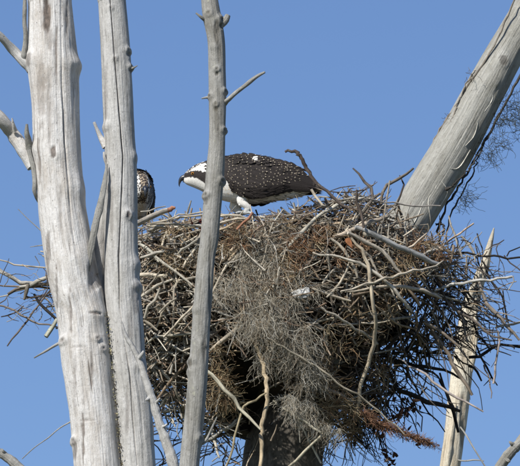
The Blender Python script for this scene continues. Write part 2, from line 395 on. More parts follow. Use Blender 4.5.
o.append(branch('branch_stub', [(94, 122, YT - .02, 1.3), (97.5, 130, YT - .01, 2.0), (101, 138, YT, 2.6), (106, 147, YT, 4.0)], W_SILVER, None, 10, 0.2))
o.append(branch('branch_stub', [(137.5, 65.5, YT - .03, 0.5), (134, 67.5, YT - .03, 1.0), (130, 69, YT - .02, 2.2)], W_SLIM, None, 7, 0.2))
o.append(branch('branch_stub', [(104, 152, YT - .03, 1.0), (104.5, 158, YT - .03, 1.6), (107, 164, YT - .02, 2.2)], W_SILVER, None, 7, 0.2))
adopt(t2, o)

# ---- slim trunk in front of the nest
Y3 = -4.3
t3 = tree('slim grey dead trunk standing in front of the nest and across the osprey', 205, Y3)
o = [trunk('trunk', [(190, -260, Y3, 5), (199, -130, Y3, 7), (207.5, -16, Y3, 8.4), (209, -4, Y3, 8.5), (211.5, 15, Y3, 9.3), (216, 40, Y3, 8.6), (217, 70, Y3, 8.5), (217.5, 100, Y3, 8.6), (217, 140, Y3, 8.2), (215.3, 170, Y3, 9.2),
       (212.5, 205, Y3, 9.1), (209.3, 240, Y3, 9.0), (206, 262, Y3, 8.6), (201, 325, Y3, 9.3), (196, 400, Y3, 9.6), (189.5, 466, Y3, 9.9), (187, 490, Y3, 10)],
       W_SLIM, None, 60, 1.4, [(217, 71, 3.0, 2.0), (216, 106, 3.2, 2.2), (224, 131, 3.2, 2.4), (225, 92, 3, 2.0), (210, 97, 3, 1.6), (222, 20, 4.5, 2.6), (222, 182, 4, 2.6), (206, 196, 4, 2.4),
        (191, 362, 4, 2.6), (188, 372, 4.5, 1.8), (196, 310, 5, 1.4), (209, 15, 4, 1.6), (200, 440, 4, 2.4), (203, 346, 4, 1.6), (214, 48, 4, 1.0)],
       [(217, 34, 3, 13, 1.0, 0.7), (190, 364, 2.4, 5, 1.2, 0.85), (210, 280, 1.6, 50, 0.5, 0.5), (219, 55, 2, 12, .5, .5), (217, 76, 2.2, 2.6, .7, .7), (216, 111, 2.2, 2.6, .7, .7), (217, 125, 2, 14, .4, .4), (206, 202, 2.2, 4, .6, .5), (204, 350, 2, 14, .5, .5), (188, 420, 1.5, 30, .4, .4), (222, 27, 2.4, 3, .8, .7)], lump=0.06, ridge=0.05, seed=3, to_ground=True)]
o.append(branch('branch', [(224, 103, Y3, 3.2), (229, 99, Y3 - .02, 2.3), (238, 91, Y3 - .03, 2.3), (246, 85, Y3 - .04, 2.1), (256, 77, Y3 - .05, 1.9), (265, 72, Y3 - .06, 1.2)], W_SLIM, None, 10, 0.2))
o.append(branch('branch_stub', [(196, 13, Y3 - .02, 0.9), (201, 17, Y3 - .02, 1.5), (207, 21, Y3, 2.4)], W_SLIM, None, 8, 0.2))
o.append(branch('branch_stub', [(219, 27, Y3, 3.5), (225, 21, Y3, 3.8), (228, 15, Y3, 2.6)], W_SLIM, None, 10, 0.15))
o.append(branch('branch_stub', [(201.5, 98.5, Y3, 0.6), (206, 97.5, Y3, 1.4), (211, 97, Y3, 2)], W_SLIM, None, 7, 0.2))
o.append(branch('branch_stub', [(217, 417, Y3, 0.6), (211, 430, Y3, 1.1), (206, 440, Y3, 1.6), (197, 447, Y3, 3)], W_SLIM, None, 8, 0.2))
o.append(branch('branch_stub', [(226.5, 128, Y3, 1.0), (224, 131, Y3, 1.8), (220, 134, Y3, 2)], W_SLIM, None, 7, 0.2))
adopt(t3, o)

# ---- the tree that carries the nest: trunk below, broad limb leaning out to the upper right
t4 = tree('broad dead trunk under the nest with one limb leaning to the upper right', 290, 0.05)
YL = 0.02
limb_path = [(690, -270, YL + .3, 11), (612, -130, YL + .2, 15), (541, -8, YL + .1, 17.5), (530.5, 9, YL + .1, 18), (507, 50, YL + .08, 18.6), (487, 87, YL + .06, 19.8), (458, 140.6, YL + .03, 21.4), (419, 205.6, YL, 21.8), (398, 240, YL, 22),
             (372, 286, YL, 24), (340, 342, YL + .05, 31), (306, 396, YL + .1, 35), (287, 440, YL + .12, 39), (282, 470, YL + .12, 40), (280, 500, YL + .12, 41)]
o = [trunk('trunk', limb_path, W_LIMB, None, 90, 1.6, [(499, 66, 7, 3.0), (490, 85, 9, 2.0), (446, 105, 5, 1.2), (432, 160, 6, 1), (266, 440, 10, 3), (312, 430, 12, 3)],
       [(500, 66, 4, 5.5, 1.2, 0.6), (472, 150, 8, 24, 0.2, 0.2), (290, 455, 75, 85, 1.5, 0.88)], lump=0.035, ridge=0.03, seed=4, to_ground=True)]  # wide last entry: nest shade and dark bark painted into the lower trunk colour
adopt(t4, o)
mb = MB()
def on_limb(px, py, lift=0.004):
    q = catmull(limb_path, 300); d = np.hypot(q[:, 0] - px, q[:, 1] - py); i = int(d.argmin())
    r = q[i, 3]; off = min(0.98, d[i] / r)
    return np.array(P(px, py, q[i, 2])) + np.array(FRONT) * (math.sqrt(1 - off * off) * r * M + lift)
traces = [[(474, 92), (470, 105), (477, 118), (474, 135), (465, 146)], [(463, 118), (472, 117), (480, 106)], [(447, 122), (455, 135), (451, 150), (440, 158), (436, 172)],
          [(436, 150), (446, 166), (458, 168), (470, 150)], [(430, 160), (436, 185), (428, 200), (430, 225), (420, 238)], [(418, 172), (425, 190), (420, 210), (412, 226)],
          [(494, 40), (497, 55), (489, 66), (484, 80)], [(506, 24), (512, 38), (505, 52)], [(440, 180), (447, 192), (440, 206)], [(486, 84), (492, 98), (484, 112)], [(452, 128), (462, 133), (468, 128)], [(412, 190), (405, 212), (402, 226)]]
for tr in traces:
    q = catmull([(a, b) for a, b in tr], 16)
    mb.tube([on_limb(a, b, -0.0006) for a, b in q], np.linspace(0.7, 0.4, 16) * M, (0.66, 0.63, 0.55), 5, 0.3)
r_ = mb.build('dried_rootlet', TWIG); adopt(t4, [r_])

def vine(label, stems, hairs, col, hair_col):
    e = empty('climbing_vine', P(stems[0][-1][0], stems[0][-1][1], stems[0][-1][2])); bpy.context.view_layer.update()
    tag(e, label, 'vine', 'dried vines on the leaning limb')
    obs = []
    for st in stems:
        q = catmull(st, 40); mb = MB()
        pts = np.array([P(*r[:3]) for r in q]) + RNG.normal(0, .003, (40, 3))
        mb.tube(pts, q[:, 3] * M * .72, col, 7, 0.3); obs.append(mb.build('stem', TWIG))
    mb = MB()
    for (hx, hy, hy_, sp, cnt) in hairs:
        for k in range(int(cnt * .7)):
            p = np.array(P(hx + random.gauss(0, sp * .4), hy + random.gauss(0, sp * .35), hy_)) + np.array([0, random.gauss(0, .03), 0])
            d = np.array([random.uniform(-.3, 1), random.uniform(-.5, .5), random.uniform(-.8, .3)]); pts = [p]
            for _ in range(5):
                d = d + RNG.normal(0, .45, 3); d /= np.linalg.norm(d); pts.append(pts[-1] + d * sp * M * .22)
            mb.tube(pts, 0.2 * M, hair_col, 3)
    h = mb.build('tendrils', TWIG); h['kind'] = 'stuff'; obs.append(h)
    adopt(e, obs)
yv = YL + 0.0
vine('thin pale vine running up the sunny upper edge of the leaning limb',
     [[(516, -6, yv, 1.0), (505, 22, yv, 1.1), (490, 52, yv, 1.2), (472, 78, yv, 1.7), (461, 99, yv, 1.4), (447, 118, yv, 1.5), (436, 136, yv, 1.3), (424, 158, yv, 1.2), (413, 178, yv, 1.1), (404, 196, yv, 1.2), (397, 220, yv, 1.1)],
      [(476, 70, yv, 0.7), (466, 84, yv, 1.0), (455, 110, yv - .02, 1.0), (450, 127, yv - .03, 0.9), (438, 146, yv - .03, 0.9)]],
     [(470, 76, yv, 8, 24), (446, 118, yv, 5, 10)], (0.20, 0.175, 0.145), (0.2, 0.17, 0.12))
yw = YL + 0.02
vine('dark tangled vine hanging along the shaded lower edge of the leaning limb',
     [[(524, 70, yw, 1.6), (508, 98, yw, 1.8), (494, 126, yw, 1.6), (482, 146, yw, 1.5), (470, 168, yw, 1.5), (458, 188, yw, 1.6), (446, 207, yw, 1.7), (438, 228, yw, 1.8), (440, 246, yw, 1.6)],
      [(499, 112, yw, 1.0), (488, 136, yw, 1.1), (478, 156, yw, 1.0), (474, 170, yw, 1.0), (462, 192, yw, 1.1), (452, 212, yw, 1.2), (446, 236, yw, 1.1), (452, 262, yw, 1.0)],
      [(482, 150, yw - .1, 1.0), (466, 172, yw - .12, 1.3), (452, 186, yw - .12, 1.3), (446, 190, yw - .1, 1.8)],
      [(436, 224, yw - .02, 1.3), (441, 224, yw - .04, 1.2), (444, 229, yw - .05, 1.2), (443, 235, yw - .05, 1.0)]],
     [(510, 106, yw + .02, 20, 110), (517, 124, yw + .02, 18, 80), (497, 142, yw, 14, 60), (486, 152, yw, 18, 50), (488, 158, yw, 14, 40), (465, 194, yw, 14, 50), (462, 200, yw, 12, 40), (500, 120, yw, 9, 60)], (0.05, 0.045, 0.04), (0.065, 0.07, 0.05))

# ---- pale splintered snag behind the right of the nest
Y5 = 4.0
t5 = tree('pale splintered snag with pointed top standing beyond the right side of the nest', 470, Y5)
o = [trunk('trunk', [(494, 228, Y5, 0.6), (491.5, 238, Y5, 2.2), (488, 252, Y5, 3.6), (484, 268, Y5, 5.2), (476, 290, Y5, 6.6), (469, 314, Y5, 9), (465.5, 345, Y5, 10), (461, 380, Y5, 10.6), (455, 430, Y5, 10.2), (449.5, 468, Y5, 10), (447, 486, Y5, 10)],
       W_PALE, None, 48, 1.5, [(466, 330, 4, 2.0), (458, 400, 4, 2)], [(463, 345, 2.5, 30, 2.0, 0.5), (462, 420, 3, 26, 2.2, 0.6)], lump=0.1, ridge=0.08, seed=5, to_ground=True)]
o.append(branch('splinter', [(478, 268, Y5 - .05, 0.8), (474, 284, Y5 - .05, 2.2), (470, 300, Y5 - .03, 3.2), (468, 320, Y5 - .02, 3)], W_PALE, None, 8, 0.25))
o.append(branch('splinter', [(475, 306, Y5 - .03, 1.0), (476, 330, Y5 - .04, 2.4), (474, 352, Y5 - .04, 2.6), (471, 372, Y5 - .02, 2)], W_PALE, None, 8, 0.2))
o.append(branch('splinter', [(456, 404, Y5 - .06, 0.8), (453, 425, Y5 - .05, 2.2), (449, 450, Y5 - .05, 3.0), (446, 480, Y5 - .03, 3)], W_PALE, None, 8, 0.2))
o.append(branch('side_twig', [(456, 422, Y5, .9), (464, 432, Y5 - .06, .9), (473, 447, Y5 - .1, .9), (486, 468, Y5 - .1, .8)], W_SLIM, None, 6, .2))
o.append(branch('side_twig', [(452, 459, Y5, .9), (464, 461, Y5 - .06, .8), (474, 460, Y5 - .1, .8), (484, 461, Y5 - .1, .5)], W_SLIM, None, 6, .2))
adopt(t5, o)

# ---- loose boughs of other trees poking into the frame
def bough(label, rows, mat, tips=()):
    e = empty('broken_branch', P(*rows[0][:3])); bpy.context.view_layer.update()
    tag(e, label, 'branch')
    obs = [branch('bough', rows, mat, None, 12, 0.14)] + [branch('side_twig', r, mat, None, 7, 0.2) for r in tips]
    adopt(e, obs)
Y6 = -3.545
bough('bumpy grey branch leaning across the foot of the straight cracked trunk',
      [(121.5, 322, Y6, 1.0), (126, 336, Y6, 1.9), (133, 348, Y6, 2.6), (140.5, 364, Y6, 3.2), (147, 384, Y6, 3.9), (154, 405, Y6, 4.2), (160, 425, Y6, 4.6), (169, 450, Y6, 5.2), (180, 486, Y6, 5.6), (230, 640, Y6, 6)],
      W_GREY, [[(138, 360, Y6, 2.4), (142, 354, Y6 - .02, 1.5), (143.5, 351, Y6 - .02, .8)], [(155, 404, Y6, 2), (158.5, 400, Y6 - .02, 1.2), (160, 398, Y6 - .02, .6)], [(161, 428, Y6, 2.4), (165, 426, Y6 - .02, 1.4), (167, 424, Y6 - .02, .8)], [(150, 398, Y6, 2.4), (147, 400, Y6 - .02, 1.6), (145.5, 400, Y6 - .02, .8)]])
bough('short pale branch end rising into the lower right corner', [(545, 408, -.2, 4.4), (522, 440, -.2, 5.0), (511, 452, -.2, 5.0), (500, 467, -.2, 5.4), (484, 496, -.2, 5.8), (440, 590, -.2, 6.5)], W_SLIM,
      [[(515, 446, -.2, 3), (511, 443, -.22, 1.8), (509.5, 441.5, -.22, .9)], [(505, 459, -.2, 3), (508.5, 461, -.22, 2.0), (510, 462, -.22, .9)]])
bough('weathered branch end in the lower left corner', [(-30, 436, -.5, 3.6), (-8, 449, -.5, 4.2), (6, 457, -.5, 4.6), (18, 467, -.5, 5.2), (40, 490, -.5, 5.8), (70, 540, -.5, 7)], W_SLIM, [[(6, 455, -.5, 2.5), (3, 451, -.52, 1.5), (2, 449, -.52, .7)]])

# ------------------------------------------------------------------ the nest
TAB = np.array([[188, 170, 385], [200, 125, 410], [225, 85, 448], [265, 60, 464], [300, 66, 462], [330, 98, 428], [360, 130, 402], [392, 160, 386], [425, 196, 368], [455, 222, 348]], float)
RIM = np.array([[40, 268], [90, 238], [140, 220], [175, 218], [205, 217], [252, 217.5], [270, 214], [285, 211], [305, 207], [330, 200], [345, 197], [362, 193], [385, 203], [400, 214], [418, 233], [450, 246], [480, 268], [520, 300]], float)
def rim(px): return float(np.interp(px, RIM[:, 0], RIM[:, 1]))
def edges(lv):
    l = np.interp(lv, TAB[:, 0], TAB[:, 1]); r = np.interp(lv, TAB[:, 0], TAB[:, 2])
    return (l + r) / 2, (r - l) / 2
def depth(h): return min(0.47, h * M * 0.62)
HOLES = [(240, 350, 26, 46), (322, 340, 24, 26), (412, 318, 22, 16), (248, 306, 16, 14), (345, 312, 14, 10), (160, 238, 10, 8), (320, 232, 13, 9), (152, 268, 10, 6), (335, 412, 10, 8), (300, 238, 9, 8), (268, 412, 42, 44), (186, 300, 8, 14), (398, 262, 10, 10), (384, 345, 14, 16), (372, 300, 10, 8)]
_r = random.Random(3)
HOLES += [(_r.uniform(150, 440), _r.uniform(232, 350), _r.uniform(4, 9), _r.uniform(3, 8)) for _ in range(34)]
def hole(px, py):
    return max(math.exp(-((px - a) / c) ** 2 - ((py - b) / d) ** 2) for a, b, c, d in HOLES)
def yfront(px, py):
    c, h = edges(py); r = (px - c) / h
    return -depth(h) * math.sqrt(max(0.0, 1 - r * r)) if abs(r) < 1 else 0.0
def level_z(py): return P(260, py, -0.42).z

nest = empty('nest', P(290, 420, 0)); bpy.context.view_layer.update()
tag(nest, 'huge osprey nest of piled dry sticks and grey lichen resting on a broad dead trunk', 'nest')

# packed heart of the nest: rotted wood and soil, recessed behind the sticks
bm = bmesh.new()
rings = []; NC = 72
levels = np.linspace(207, 404, 32)
for lv in levels:
    c, h = edges(lv); ring = []
    fr = 0.82 if lv < 330 else 0.82 - 0.0045 * (lv - 330)
    for k in range(NC):
        a = 2 * math.pi * k / NC
        x = c + math.cos(a) * h * fr * (0.92 if math.cos(a) < 0 else 0.86); y = math.sin(a) * depth(h) * fr
        nn = noise.noise((math.cos(a) * 3, math.sin(a) * 3, lv * .045)) * .10 + noise.noise((math.cos(a) * 9, math.sin(a) * 9, lv * .12)) * .05
        k_ = 1 + nn
        p = Vector((P(c, lv, 0).x + (x - c) * M * k_, y * k_, level_z(max(lv, rim(x) + 5 + (lv - 207) * .06))))
        if y < 0: p.y += hole(x, lv + 4) * (0.30 if lv < 365 else 0.5)
        ring.append(bm.verts.new(p))
    rings.append(ring)
for a, b in zip(rings, rings[1:]):
    for k in range(NC): bm.faces.new((b[k], b[(k + 1) % NC], a[(k + 1) % NC], a[k]))
prev = rings[0]
for fr, dz in ((0.8, .008), (0.6, -.05), (0.35, -.10), (0.12, -.11)):       # the cup on top
    c0 = Vector((sum(v.co.x for v in rings[0]) / NC, 0, 0)); new = []
    for v in rings[0]:
        new.append(bm.verts.new((c0.x + (v.co.x - c0.x) * fr, v.co.y * fr, v.co.z + dz)))
    for k in range(NC): bm.faces.new((prev[k], prev[(k + 1) % NC], new[(k + 1) % NC], new[k]))
    prev = new
bm.faces.new(prev[::-1]) if False else bm.faces.new(prev)
bm.faces.new(rings[-1][::-1])
bmesh.ops.recalc_face_normals(bm, faces=bm.faces)
me = bpy.data.meshes.new('packed_soil'); bm.to_mesh(me); bm.free()
m, t, b = nodes('packed_soil')
tc = N(t, 'ShaderNodeTexCoord'); n1 = noise_t(t, tc.outputs['Object'], 22, 8, 0.7); n2 = noise_t(t, tc.outputs['Object'], 90, 4, 0.7)
c = mixc(t, ramp(t, n1, [(0.35, 0.0), (0.7, 1.0)]), (0.022, 0.017, 0.012), (0.07, 0.052, 0.036)); c = mixc(t, ramp(t, n2, [(0.55, 0.0), (0.7, 0.5)]), c, (0.13, 0.10, 0.07))
t.links.new(c, b.inputs['Base Color']); b.inputs['Roughness'].default_value = 1.0; bump(t, b, n1, 1.0, 0.04)
core = link('packed_soil', me, m); adopt(nest, [core])

TONES = [(0.15, 0.11, 0.08), (0.09, 0.075, 0.06), (0.22, 0.155, 0.11), (0.33, 0.29, 0.235), (0.42, 0.385, 0.32), (0.25, 0.205, 0.155), (0.37, 0.345, 0.30), (0.19, 0.15, 0.11), (0.48, 0.44, 0.36), (0.30, 0.285, 0.25), (0.28, 0.21, 0.145)]
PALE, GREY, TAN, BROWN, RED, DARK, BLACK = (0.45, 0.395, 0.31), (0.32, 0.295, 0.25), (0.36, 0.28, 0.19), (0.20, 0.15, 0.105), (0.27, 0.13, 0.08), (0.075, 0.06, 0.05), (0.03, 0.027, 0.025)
n_sticks = 0
stick_objs = []
def hand(rows, col, y=None, lift=0.02, n=None, lump=0.12, fork=0):
    """a stick traced from the photograph: rows (px, py, half width px); depth from the nest's face unless y is given"""
    global n_sticks
    if y is None: ys = [yfront(r[0], r[1]) - lift for r in rows]
    elif isinstance(y, (tuple, list)): ys = list(np.linspace(y[0], y[1], len(rows)))
    else: ys = [y] * len(rows)
    L = sum(math.hypot(a[0] - b[0], a[1] - b[1]) for a, b in zip(rows, rows[1:]))
    q = catmull([(r[0], r[1], yy, r[2]) for r, yy in zip(rows, ys)], n or max(4, int(L / 8)))
    pts = np.array([P(*r[:3]) for r in q]) + RNG.normal(0, .0032, (len(q), 3))
    mb = MB(); mb.tube(pts, np.maximum(q[:, 3] * .82, .35) * M, (1, 1, 1), 9, lump)
    for _ in range(fork):
        i = random.randrange(1, len(q) - 1); t_ = pts[i] - pts[i - 1]; t_ /= np.linalg.norm(t_)
        d = t_ + RNG.normal(0, .6, 3) * np.array([1, .5, 1]); d /= np.linalg.norm(d); l = random.uniform(.03, .09)
        pp = [pts[i], pts[i] + d * l * .5, pts[i] + d * l + RNG.normal(0, .01, 3)]
        mb.tube(pp, np.array([.7, .55, .3]) * q[i, 3] * M, (1, 1, 1), 5)
    o = mb.build('stick', STICK); k = random.uniform(.9, 1.1)
    o.color = (col[0] * k, col[1] * k, col[2] * k, 1); stick_objs.append(o); n_sticks += 1
    return o

# top edge and front, left to right
hand([(286, 151, 1.4), (294, 151.5, 2.2), (300, 155, 2.3), (304, 163, 2.3), (309, 172, 2.4), (318, 183, 2.2), (331, 196, 2.0), (348, 209, 1.6)], (0.09, 0.07, 0.06), -.52, n=22, lump=.22)
hand([(136, 224, 3.8), (150, 217, 3.4), (163, 212, 3.0), (170, 209.5, 2.6)], (0.32, 0.29, 0.25), -.47, lump=.25)
hand([(168, 210, 2.4), (172, 208.6, 2.6), (175, 208, 1.4)], RED, -.475, lump=.3)
hand([(146, 224, 1.0), (160, 222, 1.2), (174, 218.5, 1.3), (190, 216, 1.3), (212, 214.5, 1.2)], PALE, -.56)
hand([(168, 220, .8), (176, 216, 1.0), (188, 213.5, 1.1), (210, 213, 1.1), (230, 214.5, .9)], PALE, -.58)
hand([(139, 213, .8), (152, 210, .9), (166, 206.5, .6)], GREY, -.45)
hand([(150, 225, 1.2), (170, 224, 1.3), (186, 225, 1.0), (205, 226, 1.0)], GREY, -.54)
hand([(219, 216, 1.4), (234, 215.6, 1.7), (248, 217.6, 1.5)], PALE, -.60)
hand([(219, 224, 1.2), (233, 219.8, 1.7), (246, 218.6, 1.2)], PALE, -.62)
hand([(219, 229, 1.0), (232, 225, 1.3), (243, 221, 1.1)], TAN, -.61)
hand([(252, 213, 1.5), (246, 221, 1.8), (237, 229, 1.4)], RED, -.64)
hand([(250, 232, 1.8), (238, 244, 2.0), (222, 261, 1.7)], (0.42, 0.34, 0.25), lift=.05)
hand([(262, 239, 1.0), (248, 247, 1.4), (232, 260, 1.5), (222, 272, 1.2)], PALE, lift=.06)
hand([(246, 236, 1.4), (236, 252, 1.8), (228, 262, 1.6)], TAN, lift=.05)
hand([(228, 264, 1.2), (218, 282, 1.5), (209, 297, 1.4)], PALE, lift=.05)
hand([(240, 262, 1.4), (248, 258, 1.9), (256, 255, 1.4)], PALE, lift=.05)
hand([(300, 216, 1.0), (284, 224, 1.6), (266, 233, 1.5), (254, 243, .9)], PALE, lift=.05)
hand([(366, 197.5, 1.2), (352, 200.5, 1.7), (337, 205, 2.0), (323, 213, 2.1), (308, 226, 2.3), (292, 242, 2.4), (275, 263, 2.1), (268, 272, 1.4)], (0.40, 0.375, 0.31), lift=.07)
hand([(311, 190, 1.6), (316, 198, 1.7), (322, 206, 1.5)], PALE, -.56)
hand([(320, 188, .6), (331, 191, .8), (344, 191.5, .8), (366, 190, .7)], DARK, -.35, fork=2)
hand([(330, 190, .5), (345, 187, .7), (356, 185, .5)], DARK, -.33)
hand([(356, 190, 1.2), (358, 202, 1.9), (361, 214, 1.9), (363, 228, 1.4)], DARK, -.52)
hand([(352, 168, .8), (362, 178, 1.5), (371, 188, 1.9), (373, 200, 1.9), (365, 215, 1.6)], (0.13, 0.11, 0.095), -.36, lump=.2)
hand([(414, 168, 1.2), (404, 175, 1.6), (393, 181, 1.8), (385, 190, 1.8), (381, 200, 1.6), (384, 216, 1.4)], (0.16, 0.135, 0.11), -.30, lump=.2)
hand([(380, 192, 1.4), (370, 204, 1.8), (360, 216, 1.8)], (0.14, 0.12, 0.1), -.40)
hand([(400, 176, .8), (404, 185, 1.2), (401, 196, 1.2), (395, 212, 1.2)], DARK, -.28)
hand([(352, 199, .8), (372, 200.5, .9), (394, 203.5, 1.0), (418, 206.5, .9), (440, 206, .7)], (0.30, 0.27, 0.24), (-.52, -.30))
hand([(318, 196, .8), (333, 200, 1.2), (347, 199, 1.4), (358, 196, 1)], GREY, -.5)
hand([(333, 238, 2.6), (352, 231, 3.6), (370, 223, 3.4), (388, 216.5, 2.2)], (0.37, 0.31, 0.24), lift=.05)
hand([(330, 226, 1.6), (352, 219, 2.0), (374, 214, 1.4)], TAN, lift=.02)
hand([(354, 227, 2.5), (372, 234, 3.2), (388, 242, 3.5), (404, 249, 3.6), (422, 257, 3.4), (440, 265, 2.6)], (0.29, 0.29, 0.28), lift=.10, lump=.22)
hand([(346, 233, 2.0), (362, 239, 2.6), (378, 248, 2.6), (392, 263, 2.3), (400, 274, 1.4)], (0.42, 0.375, 0.31), lift=.09)
hand([(312, 252, 1.0), (332, 256, 1.4), (352, 260, 1.7), (374, 272, 2.0), (392, 287, 2.4), (400, 297, 2.3), (407.5, 308, 1.6)], (0.46, 0.42, 0.35), lift=.10)
hand([(443, 262, 1.0), (425, 269, 1.4), (407, 273, 1.6), (390, 277, 1.6), (370, 283, 1.5), (341, 292, 1.0)], PALE, lift=.12)
hand([(345, 291, 1.2), (366, 289.5, 1.6), (392, 286.5, 2.0), (412, 287.5, 2.2), (428, 292, 2.1), (442, 298, 1.5)], (0.40, 0.35, 0.28), lift=.09)
hand([(352, 238, 1.4), (362, 252, 2.0), (369, 268, 2.3), (371, 290, 2.3), (374, 310, 2.3), (375.5, 332, 2.4), (371, 354, 2.5), (364, 376, 2.5), (359.5, 396, 2.4), (357, 413, 1.7)], (0.40, 0.34, 0.25), lift=.11)
hand([(330, 238, 1.6), (343, 248, 2.1), (352, 264, 1.9), (358, 276, 1.4)], (0.44, 0.39, 0.31), lift=.07)
hand([(312, 289, 1.3), (328, 295, 1.6), (342, 299, 1.9), (350, 300.5, 1.0)], PALE, lift=.06)
hand([(333, 272, 1.2), (345, 283, 1.4), (357, 268, 1.2)], TAN, lift=.05)
hand([(322, 284, 1.1), (328, 276, 1.4), (335, 268, 1.1)], PALE, lift=.06)
hand([(327, 298, 1.2), (336, 288, 1.6), (345, 276, 1.5), (350, 262, 1.1)], PALE, lift=.07)
hand([(358, 246, 2.2), (372, 262, 2.0), (378, 276, 1.5)], (0.35, 0.31, 0.25), lift=.06)
hand([(395, 252, 1.2), (402, 263, 1.7), (409, 275, 1.5)], BROWN, lift=.07)
hand([(366, 226, 1.0), (364, 232, 2.2), (369, 236, 1.8)], PALE, lift=.10)
hand([(395, 300, 1.0), (404, 288, 1.4), (409, 272, 1.6), (401, 258, 1.4)], TAN, lift=.04)
# centre and lower front
hand([(250, 338, 1.2), (256, 348, 2.0), (263, 362, 2.5), (266.5, 384, 2.6), (267, 403, 2.6), (262.5, 424, 2.6), (261.5, 446, 2.4), (262, 472, 2.2)], (0.42, 0.335, 0.22), -.50, n=34, lump=.12)
hand([(206, 368, 1.4), (220, 384, 2.0), (236, 403, 2.2), (248, 416, 1.9), (260.5, 429.5, 1.5)], (0.40, 0.37, 0.28), -.56, lump=.28)
hand([(267, 392, 1.1), (256, 400, 1.4), (244, 407, 1.5), (238, 425, 1.4), (232, 448, 1.4), (226, 470, 1.3)], (0.36, 0.30, 0.19), -.54)
hand([(266, 336, .7), (288, 351, 1.2), (315, 366, 1.3), (345, 388, 1.2), (370, 405, 1.2), (404, 434, .8)], (0.33, 0.29, 0.22), (-.62, -.40))
hand([(306, 382, 1.6), (325, 388, 2.4), (345, 397, 2.0), (357, 404, 1.2)], (0.34, 0.27, 0.20), lift=.1)
hand([(271, 399, 1.0), (290, 412, 1.5), (306, 423, 1.5), (320, 432, 1.2)], (0.38, 0.35, 0.27), -.42)
hand([(323, 434, 1.2), (308, 448, 1.6), (288, 470, 1.6)], (0.42, 0.38, 0.28), -.41)
hand([(208, 352, 1.8), (226, 337, 2.6), (237, 328, 2.4)], (0.42, 0.36, 0.28), lift=.06)
hand([(234, 345, 1.6), (241, 340, 2.6), (247, 337, 1.2)], (0.40, 0.29, 0.21), lift=.04)
hand([(229, 351, 1.0), (238, 352, 1.2), (245, 350, .7)], TAN, lift=.03)
hand([(232, 348, .8), (237, 336, 1.3), (243, 318, 1.5), (240, 306, 1.2)], TAN, lift=.04)
hand([(265, 342, 1.0), (266, 320, 1.3), (259, 300, 1.3)], PALE, lift=.09)
hand([(240, 320, 1.2), (252, 332, 1.8), (258, 350, 1.4)], (0.38, 0.35, 0.28), lift=.05)
hand([(288, 300, .8), (287, 318, 1.4), (290, 335, 1.2)], RED, lift=.08)
hand([(320, 342, 2.2), (326, 336, 2.6), (330, 332, 1.0)], PALE, lift=.0)
hand([(300, 322, 1.0), (318, 322, 1.4), (338, 316, 1.6)], (0.42, 0.38, 0.30), lift=.02)
hand([(316, 329, 1.6), (322, 329, 2.0), (325, 330, 1.0)], PALE, lift=.0)
hand([(318, 305, 1.2), (340, 318, 1.6), (358, 330, 1.7), (378, 345, 1.4)], (0.40, 0.36, 0.29), lift=.06)
hand([(374, 305, .8), (390, 318, 1.2), (402, 326, 1.3), (418, 330, 1.0)], TAN, lift=.05)
hand([(416, 312, 1.0), (418, 326, 1.4), (420, 345, 1.0)], TAN, lift=.05)
hand([(404, 285, 1.0), (414, 297, 1.8), (420, 305, 1.6)], (0.36, 0.28, 0.21), lift=.06)
hand([(408, 305, 1.6), (411, 312, 2.0), (410, 316, 1.0)], PALE, lift=.05)
# gap between the straight trunk and the slim trunk
for rows, col in [([(140, 274, 2.4), (155, 275, 2.6), (168, 275.5, 2.2)], PALE), ([(178, 281, 1.2), (188, 279, 1.7), (200, 277, 1.4)], PALE), ([(175.5, 258, 1.2), (175.5, 280, 1.5), (174.5, 300, 1.5), (173, 336, 1.4)], PALE),
                  ([(196, 303, 1.2), (182, 318, 1.5), (164, 337, 1.4)], PALE), ([(144, 318, 1.5), (152, 303, 1.9), (160, 288, 1.5)], (0.42, 0.38, 0.31)), ([(140, 298, 1.6), (152, 289, 2.0), (173, 279, 1.4)], (0.42, 0.38, 0.31)),
                  ([(144, 320, 1.4), (151, 325, 1.9), (158, 330, 1.2)], PALE), ([(146, 366, 1.0), (164, 344, 1.3), (194, 309, 1.2)], GREY), ([(145, 362, 1.4), (160, 370, 1.8), (173, 384, 1.9), (182, 404, 1.5), (185, 420, 1.0)], (0.46, 0.42, 0.35)),
                  ([(142, 345, 1.0), (155, 338, 1.5), (172, 335, 1.6), (196, 334, 1.4)], (0.40, 0.37, 0.3)), ([(182, 247, 1.7), (186, 239, 2.0), (191, 231, 1.5)], TAN), ([(163, 229, 1.6), (170, 241, 1.8), (180, 255, 1.4)], GREY),
                  ([(140, 258, 1.6), (152, 254, 2.0), (166, 251, 1.6)], GREY), ([(168, 225, 1.6), (166, 234, 1.7), (163, 246, 1.3)], PALE), ([(176, 256, 1.2), (186, 247, 1.6), (197, 241, 1.3)], (0.40, 0.37, 0.31)),
                  ([(148, 232, 1.4), (157, 227, 1.8), (166, 224, 1.4)], GREY), ([(140, 244, 1.6), (148, 249, 2.0), (160, 262, 1.5)], (0.38, 0.36, 0.3)), ([(155, 330, 1.2), (160, 318, 1.5), (168, 303, 1.2)], PALE),
                  ([(183, 268, 1.3), (190, 258, 1.7), (196, 246, 1.2)], PALE), ([(175, 222, 1.3), (180, 230, 1.6), (186, 237, 1.2)], PALE), ([(160, 312, 1.2), (168, 305, 1.5), (176, 299, 1.2)], PALE), ([(158, 296, 1.0), (166, 306, 1.4), (171, 314, 1.1)], GREY)]:
    hand(rows, col, lift=random.uniform(.02, .07))
